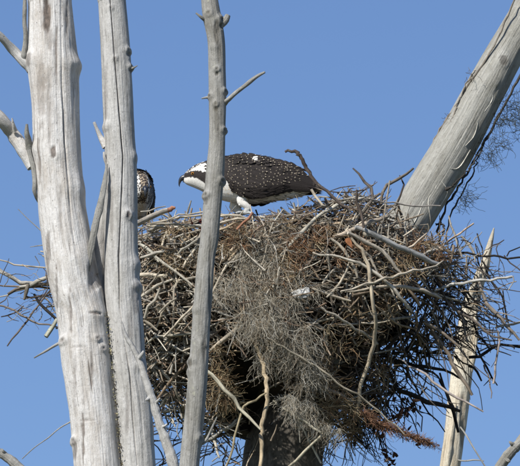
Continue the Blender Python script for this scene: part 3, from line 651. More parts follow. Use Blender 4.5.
# right side
hand([(448, 216, .8), (452, 228, 1.3), (457, 240, 1.3), (462, 256, 1.0)], GREY, -.1)
hand([(474, 222.5, .9), (462, 231, 1.2), (450, 240, 1.3), (436, 252, 1.2)], (0.38, 0.29, 0.22), -.2)
hand([(427, 235, .9), (416, 243, 1.2), (404, 251, 1.3)], (0.40, 0.34, 0.27), -.4)
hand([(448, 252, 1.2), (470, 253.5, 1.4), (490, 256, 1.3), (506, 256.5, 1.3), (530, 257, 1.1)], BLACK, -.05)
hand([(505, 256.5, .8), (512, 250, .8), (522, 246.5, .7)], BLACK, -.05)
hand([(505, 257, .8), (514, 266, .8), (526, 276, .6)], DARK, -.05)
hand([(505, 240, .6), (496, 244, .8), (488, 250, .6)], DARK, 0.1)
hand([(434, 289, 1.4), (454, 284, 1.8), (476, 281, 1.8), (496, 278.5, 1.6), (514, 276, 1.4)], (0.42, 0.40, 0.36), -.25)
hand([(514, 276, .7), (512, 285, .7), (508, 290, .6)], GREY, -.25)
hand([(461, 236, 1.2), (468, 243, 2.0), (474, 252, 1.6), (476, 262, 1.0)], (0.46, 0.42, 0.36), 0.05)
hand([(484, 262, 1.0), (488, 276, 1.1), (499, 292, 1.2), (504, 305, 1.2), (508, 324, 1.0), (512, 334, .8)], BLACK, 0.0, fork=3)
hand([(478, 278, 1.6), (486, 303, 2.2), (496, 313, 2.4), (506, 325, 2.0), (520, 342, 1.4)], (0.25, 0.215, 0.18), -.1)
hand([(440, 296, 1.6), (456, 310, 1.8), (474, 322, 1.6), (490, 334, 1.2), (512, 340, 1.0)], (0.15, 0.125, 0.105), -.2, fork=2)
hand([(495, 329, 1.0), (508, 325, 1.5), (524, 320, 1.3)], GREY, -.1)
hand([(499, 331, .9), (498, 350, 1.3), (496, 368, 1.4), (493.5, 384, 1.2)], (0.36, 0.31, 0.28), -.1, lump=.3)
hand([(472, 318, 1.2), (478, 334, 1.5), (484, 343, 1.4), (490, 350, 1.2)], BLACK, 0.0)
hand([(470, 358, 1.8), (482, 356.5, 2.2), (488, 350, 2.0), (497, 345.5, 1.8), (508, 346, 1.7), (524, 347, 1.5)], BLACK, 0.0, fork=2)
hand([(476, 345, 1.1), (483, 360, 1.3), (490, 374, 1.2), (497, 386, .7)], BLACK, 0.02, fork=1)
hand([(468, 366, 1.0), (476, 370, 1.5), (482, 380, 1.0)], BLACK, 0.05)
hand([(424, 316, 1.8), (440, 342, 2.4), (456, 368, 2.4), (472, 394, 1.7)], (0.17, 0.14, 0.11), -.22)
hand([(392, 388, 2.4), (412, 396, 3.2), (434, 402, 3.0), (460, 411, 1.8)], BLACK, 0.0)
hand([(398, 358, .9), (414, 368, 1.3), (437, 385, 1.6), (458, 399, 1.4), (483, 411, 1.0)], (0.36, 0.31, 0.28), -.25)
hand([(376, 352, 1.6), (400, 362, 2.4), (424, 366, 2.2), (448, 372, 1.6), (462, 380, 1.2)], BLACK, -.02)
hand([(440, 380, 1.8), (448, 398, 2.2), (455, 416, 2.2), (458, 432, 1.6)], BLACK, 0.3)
hand([(440, 372, 1.2), (448, 398, 1.4), (456, 412, 1.4)], DARK, .1)
hand([(424, 322, 1.8), (440, 330, 2.0), (458, 345, 1.6)], (0.22, 0.18, 0.14), -.25)
hand([(452, 300, 1.4), (462, 320, 1.5), (466, 342, 1.3)], (0.24, 0.2, 0.16), -.1, fork=2)
# loose cluster at the far left, behind the thickest trunk
YA = -.12
hand([(-6, 256, .7), (8, 262, .9), (22, 266, 1.0), (46, 267.5, 1.0), (70, 266, .8)], PALE, YA)
hand([(-2, 269, 2.0), (8, 275, 2.6), (20, 282, 2.6), (36, 284, 2.4), (70, 288, 2.0)], (0.34, 0.32, 0.28), YA, lump=.3)
hand([(20, 286, 2.0), (34, 282.5, 2.8), (52, 277, 2.8), (72, 272, 2.2)], (0.36, 0.34, 0.29), YA - .03, lump=.3)
hand([(-6, 284.5, .8), (18, 286.5, 1.1), (50, 287.5, 1.3), (74, 290, 1.0)], BROWN, YA)
hand([(9, 294, 1.6), (18, 290, 2.0), (28, 287, 2.0), (48, 281, 1.6)], (0.18, 0.15, 0.12), YA - .02, lump=.3)
hand([(54, 287, .9), (40, 304, 1.1), (28, 319, 1.2), (16, 333, 1.2), (7, 345, .8)], (0.15, 0.125, 0.11), YA)
hand([(-6, 305, 1.0), (12, 310, 1.3), (24, 317, 1.3), (34, 323, 1.2), (50, 326, 1.0), (70, 328, .8)], (0.24, 0.2, 0.17), YA - .03)
hand([(34, 295, 1.4), (44, 307, 1.8), (56, 319, 1.6), (70, 332, 1.2)], BLACK, YA)
hand([(58, 318, 2.4), (52, 328, 2.8), (46, 337, 2.2)], (0.34, 0.34, 0.27), YA - .03, lump=.4)
hand([(28, 284, 2.2), (26, 292, 2.4), (24, 299, 1.2)], (0.16, 0.14, 0.11), YA - .03, lump=.3)
hand([(0, 297, .8), (10, 295, 1.0), (26, 288, .8)], GREY, YA)
hand([(0, 318, .7), (12, 314, .9), (24, 306, .7)], DARK, YA, fork=2)

# random sticks over the face: variants share mesh data
variants = []
for k in range(28):
    mb = MB(); n = 9; x = np.linspace(-.5, .5, n); bend = random.uniform(-.045, .045)
    pts = np.stack([x, bend * (4 * x * x - 1) + np.cumsum(RNG.normal(0, .007, n)), np.cumsum(RNG.normal(0, .007, n))], -1)
    r = 0.017 * (1 - random.uniform(.2, .55) * (x + .5)); r[0] *= .8; r[-1] *= .6
    mb.tube(pts, r, (1, 1, 1), 6, .14)
    for _ in range(random.choice((0, 0, 1, 1, 2))):
        i = random.randrange(2, n - 2); d = np.array([random.uniform(.3, 1), random.choice((-1, 1)) * random.uniform(.3, .9), random.uniform(-.6, .6)])
        l = random.uniform(.06, .2); mb.tube([pts[i], pts[i] + d * l * .5, pts[i] + d * l + RNG.normal(0, .02, 3)], np.array([.7, .5, .25]) * r[i], (1, 1, 1), 4)
    me = mb.mesh('stick_%02d' % k); me.materials.append(STICK); variants.append(me)
def shade_zone(px, py):                              # shade at the lower right and under the nest, put into twig colours
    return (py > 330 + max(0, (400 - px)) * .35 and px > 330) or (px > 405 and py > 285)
def surface_point():
    while True:
        px, py = random.uniform(50, 500), random.uniform(196, 440)
        c, h = edges(py)
        if abs(px - c) > h * 1.02 or py < rim(px) + 1.5: continue
        if py > 345 and 225 < px < 350 and random.random() < .8: continue      # lichen and trunk there
        if 240 < px < 330 and 225 < py < 345 and random.random() < .65: continue
        if random.random() < hole(px, py) * 1.25: continue
        if px > 372 and py > 322 and random.random() < .5: continue
        if px < 140 and random.random() < .75: continue
        if px > 440 and random.random() < .4: continue
        return px, py
def place_stick():
    global n_sticks
    px, py = surface_point(); y = yfront(px, py) + random.uniform(-.05, .07)
    c, h = edges(py); r = (px - c) / h
    a = random.gauss(0, .6) if random.random() < .65 else random.uniform(-1.5, 1.5)
    if px > 360 and random.random() < .6: a = random.gauss(-.55, .45)
    if py < rim(px) + 10: a = random.gauss(0, .25)
    if random.random() < .5: a += math.pi
    tang = -.72 * -r / max(.35, math.sqrt(max(.05, 1 - r * r)))
    d = Vector((math.cos(a), math.cos(a) * tang * .6 + random.gauss(0, .15), math.sin(a))).normalized()
    o = bpy.data.objects.new('stick', random.choice(variants)); COL.objects.link(o)
    L = random.uniform(.12, .34) * (1.2 if random.random() < .25 else 1)
    if py < rim(px) + 10: L *= .6
    tk = random.uniform(.14, .32) if random.random() < .75 else random.uniform(.32, .46)
    o.matrix_world = Matrix.Translation(P(px, py, y)) @ d.to_track_quat('X', 'Z').to_matrix().to_4x4() @ Matrix.Rotation(random.uniform(0, 6.28), 4, 'X') @ Matrix.Diagonal((L, tk, tk, 1))
    col = random.choice(TONES)
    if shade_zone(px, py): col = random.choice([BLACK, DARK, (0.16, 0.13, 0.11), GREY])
    k = random.uniform(.8, 1.25); o.color = (col[0] * k, col[1] * k, col[2] * k, 1)
    stick_objs.append(o); n_sticks += 1
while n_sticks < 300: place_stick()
bpy.context.view_layer.update()
inv = Matrix.Translation(-nest.location)
for o in stick_objs: o.parent = nest; o.matrix_parent_inverse = inv

# the uncountable rest: thin twigs through the whole shell of the nest
mb = MB()
def twig(p, d, L, r, col, n=5, wob=.09, sides=4):
    pts = [p]; dd = np.array(d, float); dd /= np.linalg.norm(dd)
    for _ in range(n - 1):
        dd = dd + RNG.normal(0, wob, 3); dd /= np.linalg.norm(dd); pts.append(pts[-1] + dd * L / (n - 1))
    mb.tube(np.array(pts) - np.array(d) / np.linalg.norm(d) * L * .5, np.linspace(1, .5, n) * r, col, sides)
for k in range(2100):                                # front face
    px, py = surface_point()
    c, h = edges(py); r = (px - c) / h
    y = yfront(px, py) + random.uniform(-.05, .13)
    a = random.gauss(0, .7) if random.random() < .5 else random.uniform(-1.57, 1.57)
    tang = .72 * r / max(.35, math.sqrt(max(.05, 1 - r * r)))
    d = np.array([math.cos(a), math.cos(a) * tang * .6 + random.gauss(0, .25), math.sin(a)])
    col = np.array(random.choice(TONES + [PALE, GREY])) * random.uniform(.7, 1.35)
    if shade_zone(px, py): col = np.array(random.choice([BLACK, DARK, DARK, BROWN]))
    L = random.uniform(.05, .2)
    if py < rim(px) + 8: L *= .6; d[2] *= .4
    rr = random.uniform(.0016, .0068) if random.random() < .75 else random.uniform(.001, .002)
    twig(np.array(P(px, py, y)), d, L, rr, col, sides=5)
for k in range(1500):                                # sides, back and cup
    lv = random.uniform(205, 400); c, h = edges(lv); a = random.uniform(0, 2 * math.pi); f = random.uniform(.75, 1.0)
    if math.sin(a) < -.3: continue
    p = np.array([P(c, lv, 0).x + math.cos(a) * h * M * f, math.sin(a) * depth(h) * f, level_z(lv)])
    tn = np.array([-math.sin(a), .7 * math.cos(a), random.gauss(0, .6)])
    twig(p, tn, random.uniform(.1, .34), random.uniform(.002, .0055), np.array(random.choice(TONES)) * random.uniform(.6, 1.1))
for k in range(700):                                 # rim
    a = random.uniform(0, 2 * math.pi); c, h = edges(212); f = random.uniform(.55, .98)
    p = np.array([P(c, 212, 0).x + math.cos(a) * h * M * f, math.sin(a) * depth(h) * f, 0])
    p[2] = level_z(max(rim(c + math.cos(a) * h * f), 205) + 5) - max(0, -math.sin(a) * .5) * .02 + random.uniform(-.03, .008)
    tn = np.array([-math.sin(a), .7 * math.cos(a), random.gauss(0, .25)]) + RNG.normal(0, .3, 3)
    twig(p, tn, random.uniform(.08, .25), random.uniform(.0015, .004), np.array(random.choice(TONES)) * random.uniform(.7, 1.2))
def zone(n, x0, x1, y0, y1, ang, L0, L1, d0, d1, cols, r0=.0012, r1=.0035, poly=None, nseg=7, wob=.25):
    k = 0
    while k < n:
        px, py = random.uniform(x0, x1), random.uniform(y0, y1)
        if poly and not poly(px, py): continue
        a = random.gauss(*ang); d = np.array([math.cos(a), random.gauss(0, .3), math.sin(a)])
        twig(np.array(P(px, py, random.uniform(d0, d1))), d, random.uniform(L0, L1), random.uniform(r0, r1), np.array(random.choice(cols)) * random.uniform(.7, 1.3), nseg, wob); k += 1
DK = [BLACK, BLACK, DARK, (0.1, .085, .075)]  # near-black colours carry the nest's shade into the twigs below and beside it
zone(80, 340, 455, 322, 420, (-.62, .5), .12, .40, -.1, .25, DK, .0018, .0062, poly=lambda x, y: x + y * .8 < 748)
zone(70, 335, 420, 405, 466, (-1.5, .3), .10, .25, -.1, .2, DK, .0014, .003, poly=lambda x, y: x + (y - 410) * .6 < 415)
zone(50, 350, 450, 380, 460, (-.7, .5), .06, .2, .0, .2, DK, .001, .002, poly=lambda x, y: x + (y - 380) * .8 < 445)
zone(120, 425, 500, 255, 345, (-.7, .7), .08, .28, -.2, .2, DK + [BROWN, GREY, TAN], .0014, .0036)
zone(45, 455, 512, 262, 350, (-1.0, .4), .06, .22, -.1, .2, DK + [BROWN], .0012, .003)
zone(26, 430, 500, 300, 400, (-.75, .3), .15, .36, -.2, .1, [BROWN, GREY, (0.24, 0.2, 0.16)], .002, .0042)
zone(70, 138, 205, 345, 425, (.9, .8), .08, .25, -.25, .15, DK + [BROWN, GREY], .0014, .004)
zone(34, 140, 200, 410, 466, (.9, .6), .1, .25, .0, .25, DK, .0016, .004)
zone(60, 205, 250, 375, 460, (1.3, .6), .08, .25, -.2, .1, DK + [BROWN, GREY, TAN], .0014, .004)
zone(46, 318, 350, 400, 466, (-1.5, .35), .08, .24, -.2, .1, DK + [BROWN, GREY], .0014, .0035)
zone(46, 8, 62, 268, 322, (.1, .8), .04, .14, -.2, .0, [GREY, BROWN, DARK, TAN], .001, .0025)
zone(90, 45, 110, 250, 310, (.1, .7), .08, .24, -.25, .1, [GREY, BROWN, DARK, TAN, PALE], .0014, .004)
zone(90, 300, 410, 192, 212, (.2, .6), .05, .14, -.45, -.15, [GREY, TAN, DARK, BROWN, PALE], .001, .0032, poly=lambda x, y: y > rim(x) - 4)
zone(50, 400, 470, 236, 262, (.2, .6), .06, .18, -.3, 0, [GREY, TAN, BROWN, PALE, DARK], .001, .003)
for k in range(150):
    px, py = random.gauss(276, 22), random.uniform(222, 350)
    if py > rim(px) + 4: twig(np.array(P(px, py, yfront(px, py) - random.uniform(.05, .12))), np.array([random.gauss(0, 1), random.gauss(0, .3), random.gauss(0, .8)]), random.uniform(.05, .2), random.uniform(.0014, .0042), np.array(random.choice(TONES + [PALE])) * random.uniform(.8, 1.3), 5, .14, 5)
tw = mb.build('twigs', TWIG); tw['kind'] = 'stuff'; adopt(nest, [tw])

# hanging grey lichen and dry grass
def hairs(name, blobs, cols, r, L, fall, seg=9, curl=.5, many=1.0):
    global mb
    hb = MB()
    for (hx, hy, sx, sy, cnt, lift) in blobs:
        subs = [(random.gauss(hx, sx), random.gauss(hy, sy), random.uniform(.12, .45)) for _ in range(max(3, int(cnt * many / 34)))]
        for k in range(int(cnt * many)):
            cx_, cy_, sp_ = random.choice(subs); px, py = random.gauss(cx_, sx * sp_), random.gauss(cy_, sy * sp_)
            if py < rim(px) + 1: continue
            y = yfront(px, py) - lift + random.uniform(-.03, .06)
            p = np.array(P(px, py, y)); d = np.array([random.gauss(0, .7), random.gauss(-.1, .4), random.gauss(-fall, .6)]); pts = [p]
            l = random.uniform(.5, 1.2) * L / seg
            for _ in range(seg):
                d = d + RNG.normal(0, curl, 3) + np.array([0, 0, -fall * .15]); d /= np.linalg.norm(d); pts.append(pts[-1] + d * l)
            hb.tube(pts, np.linspace(1, .6, seg + 1) * r * random.uniform(.7, 1.4), np.array(random.choice(cols)) * random.uniform(.75, 1.25), 3)
    o = hb.build(name, MOSS); o['kind'] = 'stuff'; adopt(nest, [o])
LICH = [(0.46, 0.42, 0.34), (0.40, 0.35, 0.27), (0.54, 0.50, 0.41), (0.30, 0.24, 0.17), (0.46, 0.45, 0.40)]
hairs('hanging_lichen', [(272, 230, 12, 10, 400, .03), (264, 256, 15, 12, 600, .05), (272, 282, 18, 14, 640, .07), (264, 304, 16, 14, 520, .08), (274, 328, 15, 13, 420, .10), (290, 352, 12, 13, 300, .13),
                         (298, 380, 9, 13, 190, .15), (308, 406, 9, 9, 120, .17), (328, 422, 9, 6, 90, .2), (256, 330, 8, 14, 180, .09), (312, 362, 9, 12, 150, .12), (250, 240, 8, 8, 160, .04), (205, 250, 10, 10, 60, .03), (340, 225, 12, 8, 60, .03)],
      LICH, .00068, .12, .75, 11, .34, 1.35)
hairs('dry_grass', [(222, 376, 8, 16, 300, .05), (220, 400, 8, 10, 160, .02), (345, 350, 12, 12, 150, .06), (338, 376, 12, 12, 150, .08), (414, 266, 12, 10, 110, .06), (424, 246, 10, 8, 90, .02), (385, 262, 18, 14, 60, .05),
                    (300, 250, 10, 14, 160, .04), (350, 402, 12, 10, 200, .1), (240, 232, 8, 8, 160, .06), (286, 262, 8, 16, 140, .07), (320, 245, 30, 14, 60, .04), (170, 246, 18, 14, 260, .03), (365, 320, 18, 16, 80, .04), (432, 335, 20, 20, 50, .0), (338, 418, 8, 10, 120, .05)],
      [(0.36, 0.28, 0.17), (0.28, 0.19, 0.11), (0.42, 0.34, 0.22), (0.22, 0.14, 0.08), (0.34, 0.29, 0.2)], .0012, .09, .2, 6, .3)
hairs('dead_needles', [(292, 244, 7, 14, 200, .07), (290, 270, 7, 12, 130, .08), (246, 238, 7, 9, 130, .07), (416, 252, 10, 10, 130, .07), (350, 245, 10, 8, 60, .07), (330, 232, 14, 8, 60, .05)], [(0.27, 0.15, 0.085), (0.20, 0.11, 0.065), (0.34, 0.22, 0.13)], .0011, .06, .2, 5, .3)
# flakes of rotten bark and dead leaves
fb = MB()
for (hx, hy, sx, sy, cnt, cols) in [(245, 236, 8, 10, 60, [(0.30, 0.15, 0.08), (0.20, 0.10, 0.055)]), (292, 252, 8, 14, 50, [(0.32, 0.18, 0.10), (0.22, 0.12, 0.065)]), (200, 226, 4, 4, 12, [(0.12, 0.03, 0.025)]),
                                    (320, 255, 60, 30, 110, [(0.24, 0.16, 0.1), (0.35, 0.27, 0.18), (0.14, 0.1, 0.07)]), (170, 290, 20, 40, 90, [(0.3, 0.26, 0.2), (0.16, 0.12, 0.08), (0.36, 0.33, 0.27)]),
                                    (390, 275, 30, 30, 70, [(0.3, 0.2, 0.12), (0.2, 0.14, 0.09)]), (445, 347, 4, 9, 12, [(0.20, 0.05, 0.03), (0.1, 0.03, 0.03)]), (302, 280, 8, 14, 26, [(0.26, 0.15, 0.08)]), (360, 330, 30, 26, 60, [(0.22, 0.16, 0.1), (0.1, 0.08, 0.06)])]:
    for k in range(cnt * 2):
        px, py = random.gauss(hx, sx), random.gauss(hy, sy)
        if py < rim(px) + 4 or abs(px - edges(py)[0]) > edges(py)[1]: continue
        p = np.array(P(px, py, yfront(px, py) + random.uniform(-.05, .05)))
        fb.leaf(p, RNG.normal(size=3), np.array([0, -1, .3]) + RNG.normal(0, .5, 3), random.uniform(.012, .03), random.uniform(.006, .016), random.choice(cols), rows=4, curl=random.uniform(-.3, .3))
o = fb.build('bark_flakes', TWIG); o['kind'] = 'stuff'; adopt(nest, [o])
lf = MB(); p = np.array(P(347, 238, yfront(350, 243) - .125)); lf.leaf(p, (0.5, -.1, -.8), (0.2, -1, .3), .05, .026, (0.30, 0.125, 0.055), rows=7, curl=.2)
adopt(nest, [tag(lf.build('dead_leaf', TWIG), 'curled orange dead leaf among pale sticks')])
# rust-coloured dead conifer spray hanging low on the right
sp = MB(); ax_ = catmull([(362, 412, -.30, 0), (378, 424, -.30, 0), (398, 431, -.28, 0), (418, 439, -.26, 0), (439, 447, -.24, 0)], 60)
for i, r in enumerate(ax_):
    wd = np.interp(i, [0, 12, 40, 59], [5, 8, 7, 1.5])
    wd *= .55 + .9 * abs(noise.noise((i * .31, 2.2, 7)))*2
    for k in range(int(8 + 14 * abs(noise.noise((i * .23, 9.1, 1))) * 2)):
        p = np.array(P(r[0], r[1], r[2])) + RNG.normal(0, .006, 3); d = RNG.normal(0, 1, 3) + np.array([.9, 0, -.35]); d /= np.linalg.norm(d)
        sp.tube([p, p + d * wd * M * .6, p + d * wd * M * random.uniform(.9, 1.5) + RNG.normal(0, .004, 3)], np.array([1, .9, .4]) * .0013, np.array(random.choice([(0.27, 0.145, 0.09), (0.20, 0.105, 0.065), (0.36, 0.22, 0.14), (0.12, 0.07, 0.05)])), 3)
sp.tube([P(*r[:3]) for r in ax_[::6]], .0035, (0.16, 0.09, 0.06), 6)
adopt(nest, [tag(sp.build('dead_conifer_spray', MOSS), 'rust coloured dead conifer spray at the lower right')])
dl = MB()
for (hx, hy, sx, sy, cnt) in [(402, 417, 8, 4, 26), (387, 458, 5, 7, 26), (416, 440, 4, 4, 10), (375, 430, 5, 5, 16), (448, 350, 3, 8, 12), (408, 402, 6, 3, 10)]:
    for k in range(cnt):
        p = np.array(P(random.gauss(hx, sx), random.gauss(hy, sy), random.uniform(-.2, .05)))
        dl.leaf(p, RNG.normal(size=3), RNG.normal(size=3), random.uniform(.02, .05), random.uniform(.01, .022), random.choice([(0.04, 0.022, 0.02), (0.06, 0.03, 0.02)]), rows=4, curl=random.uniform(-.4, .4))
for st in ([(378, 418), (384, 436), (387, 452), (388, 466)], [(392, 404), (400, 412), (405, 420)], [(398, 420), (408, 432), (417, 442)]):
    dl.tube([P(a, b, -.08) for a, b in catmull(st, 12)], .0016, (0.05, 0.035, 0.03), 5)
o = dl.build('dark_leaves', TWIG); o['kind'] = 'stuff'; adopt(nest, [o])

# whitish scrap lodged in the front
bm = bmesh.new(); bmesh.ops.create_icosphere(bm, subdivisions=4, radius=1)
for v in bm.verts:
    d = v.co.copy(); k = .9 + .55 * noise.noise(d * 1.6 + Vector((3, 1, 2))) + .16 * noise.noise(d * 5) + .12 * noise.ridged_multi_fractal(d * 1.5, 1.0, 2.0, 3, 1.0, 2.0) * .4
    v.co = Vector((d.x * .031 * k + d.z * .010, d.y * .008 * k, d.z * .024 * k * (1 + .5 * d.x)))
me = bpy.data.meshes.new('scrap'); bm.to_mesh(me); bm.free()
m, t, b = nodes('pale_scrap'); tc = N(t, 'ShaderNodeTexCoord'); n1 = noise_t(t, tc.outputs['Object'], 70, 5, .7)
t.links.new(mixc(t, ramp(t, n1, [(0.4, 0.0), (0.62, 1.0)]), (0.34, 0.34, 0.32), (0.68, 0.68, 0.66)), b.inputs['Base Color']); b.inputs['Roughness'].default_value = .7; bump(t, b, n1, .7, .01)
me.polygons.foreach_set('use_smooth', [True] * len(me.polygons))
o = link('scrap', me, m); o.location = P(300.5, 293, yfront(300, 293) - .115); tag(o, 'crumpled whitish scrap lodged among the lichen on the front of the nest', 'scrap')

# ------------------------------------------------------------------ ospreys
WHITE, CREAM, BRN, TIPC = np.array((0.74, 0.72, 0.67)), np.array((0.62, 0.50, 0.35)), np.array((0.021, 0.017, 0.0155)), np.array((0.44, 0.38, 0.29))
BX, BY = 250.0, 218.0                                # photo point that is the bird's origin, at its feet
def L2(px, py): return np.array([-(px - BX) * M, (BY - py) * M * 1.03])   # forward, up

def bird_body(legs='stand', mottle=False):
    prof = [  # px, top, bottom, half width (px)
        (184.6, 174.5, 182.5, 2.6), (187, 172.0, 184.6, 4.6), (190.5, 168.9, 186.2, 6.4), (195, 165.8, 188, 7.6), (200, 163.4, 190.2, 8.4), (205, 162, 192.8, 9.2), (211, 160.8, 195.8, 11),
        (218, 159, 198.8, 13.5), (227, 156.8, 201.4, 16), (238, 155.8, 203, 17), (252, 156.5, 202.6, 16.5), (266, 158.5, 201.4, 15), (280, 162, 199, 12), (292, 166.5, 197, 8), (300, 172.5, 195.6, 4.6), (306, 180, 194, 2.4), (312, 185.5, 191.5, .8)]
    q = catmull(prof, 70); mbs = MB(); vs = []; S = 28
    for a, tp, bt, hw in q:
        z0, z1 = L2(a, bt)[1], L2(a, tp)[1]; x = L2(a, tp)[0]; cz = (z0 + z1) / 2; hz = (z1 - z0) / 2
        for k in range(S):
            th = 2 * math.pi * k / S; c_, s_ = math.cos(th), math.sin(th)
            vs.append((x, math.copysign(abs(c_) ** .9, c_) * hw * M, cz + s_ * hz))
    n = len(q); f = [(i * S + k, i * S + (k + 1) % S, (i + 1) * S + (k + 1) % S, (i + 1) * S + k) for i in range(n - 1) for k in range(S)]
    bm = bmesh.new(); bv = [bm.verts.new(v) for v in vs]
    for a in f: bm.faces.new([bv[i] for i in a])
    bm.faces.new(bv[:S][::-1]); bm.faces.new(bv[-S:])
    def skin(pts, rad, sides=14):
        t_ = MB(); q = catmull([(*p, r) for p, r in zip(pts, rad)], 18); t_.tube(q[:, :3], q[:, 3], (1, 1, 1), sides)
        vv = [bm.verts.new(v) for v in np.vstack(t_.v)]
        for a in np.vstack(t_.f): 
            a = list(dict.fromkeys(a.tolist())); bm.faces.new([vv[i] for i in a])
    talons = []
    for s in (-1, 1):
        if legs == 'stand':
            fx = 0.004 if s > 0 else 0.036            # near foot a little further forward
            fx += .022; hip = (0.022, .036 * s, .098); knee = (fx + .010, .040 * s, .062); ank = (fx - .020, .040 * s, .030); foot = (fx, .040 * s, .010)
            skin([hip, knee, ((knee[0] + ank[0]) / 2, .043 * s, .046), ank, foot], [.029, .020, .0155, .0125, .0095])
        else:
            foot = (0.02, .035 * s, .055); skin([(0.0, .04 * s, .09), (0.02, .04 * s, .075), foot], [.035, .026, .012])
        for ang in (-.45, .1, .6, 2.9):
            dx, dy = math.cos(ang * s), math.sin(ang * s)
            p1 = (foot[0] + dx * .022, foot[1] + dy * .022, foot[2] + .001); p2 = (foot[0] + dx * .040, foot[1] + dy * .040, foot[2] - .006)
            skin([foot, p1, p2], [.0085, .0065, .0055], 8); talons.append((p2, (dx, dy)))
    bmesh.ops.remove_doubles(bm, verts=bm.verts, dist=1e-5)
    me = bpy.data.meshes.new('body_raw'); bm.to_mesh(me); bm.free()
    tmp = bpy.data.objects.new('tmp', me); COL.objects.link(tmp)
    r = tmp.modifiers.new('r', 'REMESH'); r.mode = 'VOXEL'; r.voxel_size = .0026
    sm = tmp.modifiers.new('s', 'SMOOTH'); sm.factor = .5; sm.iterations = 4
    dg = bpy.context.evaluated_depsgraph_get(); out = bpy.data.meshes.new_from_object(tmp.evaluated_get(dg))
    bpy.data.objects.remove(tmp); out.name = 'osprey_body'
    n = len(out.vertices); co = np.empty(n * 3); out.vertices.foreach_get('co', co); co = co.reshape(-1, 3)
    col = np.empty((n, 3))
    for i, (x, y, z) in enumerate(co):
        px = BX - x / M; py = BY - z / M / 1.03
        nz = noise.noise((x * 120, y * 120, z * 120)); nf = noise.noise((x * 60, y * 260, z * 260))
        c = WHITE * (1 + .06 * nz)
        back_line = np.interp(px, [196, 206, 214, 228, 260, 300, 310], [160, 165, 173, 187, 192, 189, 184])
        if px > 204 and py + 2.0 * nz < back_line: c = BRN * (1.2 + .5 * nz)
        # dark mask: bill base through the eye, widening to the side of the neck
        mc = np.interp(px, [184, 193, 200, 208, 220], [177.5, 176, 177.5, 181, 186]); mw = np.interp(px, [184, 189, 194, 201, 208, 218], [2.0, 2.6, 3.5, 4.4, 6.5, 9])
        if px < 222 and abs(py - mc + 1.2 * nz) < mw and abs(y) > .006: c = BRN * (1.3 + .6 * nz)
        # streaked forecrown and nape
        if px < 193 and py < 174 and nf + .25 * nz > .05 * (px - 186): c = BRN * 1.6
        if 193 <= px < 212 and py < 170 and nf > .33: c = BRN * 2.6
        if 196 < px < 214 and 186 < py < 200 and nf > .55: c = CREAM * .7
        if px < 206 and py < np.interp(px, [184, 190, 200, 206], [176.5, 172.4, 166.4, 164.6]) + 1.5 * nz and nf > -.22: c = BRN * (2.2 + nz)
        if mottle and px < 218:
            c = CREAM * .7 if nf + nz * .6 > .2 else BRN * (2.4 + nz)
            if .016 < abs(y) < .028 and px > 186 and py < 190 and nz + nf > -.12: c = WHITE * (.9 + .1 * nz)
            if py > 191 + 3 * nz: c = CREAM * .75 if nf > .2 else WHITE * .92
        if px < 235 and py > 190 and nf + nz * .5 > .42: c = CREAM
        if z < .026 and legs == 'stand': c = np.array((0.42, 0.43, 0.42)) * (1 + .3 * nz)
        col[i] = c
    a = out.attributes.new('tint', 'FLOAT_COLOR', 'POINT'); a.data.foreach_set('color', np.hstack([col, np.ones((n, 1))]).astype(np.float32).ravel())
    g = out.attributes.new('grain', 'FLOAT_VECTOR', 'POINT'); g.data.foreach_set('vector', co.astype(np.float32).ravel())
    out.polygons.foreach_set('use_smooth', [True] * len(out.polygons)); out.materials.append(FEATHER)
    return out, talons

def glossy(name, col, rough=.25):
    m, t, b = nodes(name); tc = N(t, 'ShaderNodeTexCoord'); n1 = noise_t(t, tc.outputs['Object'], 200, 3, .6)
    t.links.new(mixc(t, n1, tuple(x * .8 for x in col), tuple(min(1, x * 1.2) for x in col)), b.inputs['Base Color']); b.inputs['Roughness'].default_value = rough
    return m
BEAK = glossy('horn', (0.022, 0.024, 0.03), .35); IRIS = glossy('iris', (0.65, 0.28, 0.03), .1); PUPIL = glossy('pupil', (0.006, 0.006, 0.006), .08)

def wing_surf(s, u, side):
    """s 0..1 shoulder to wing tip, u 0..1 upper to lower edge"""
    px = 219 + s * 101
    top = np.interp(px, [219, 228, 242, 260, 275, 290, 300, 308, 320], [166, 159, 156.5, 158.5, 161.3, 164.8, 169.5, 177, 186.5]); bot = np.interp(px, [219, 224, 232, 240, 250, 262, 278, 295, 310, 320], [176, 186, 194, 199.5, 202.5, 201.5, 197, 192, 190, 187.5])
    py = top + (bot - top) * u
    hw = np.interp(px, [219, 230, 245, 262, 280, 300, 320], [12, 17, 19.5, 19, 15.5, 9, 4])
    yy = hw * (0.30 + .72 * math.sin(math.pi * min(1, .08 + .62 * u)) ** .8)
    if u > .8: yy *= 1 - .5 * (u - .8)
    x, z = L2(px, py); return np.array([x, yy * M * side, z])

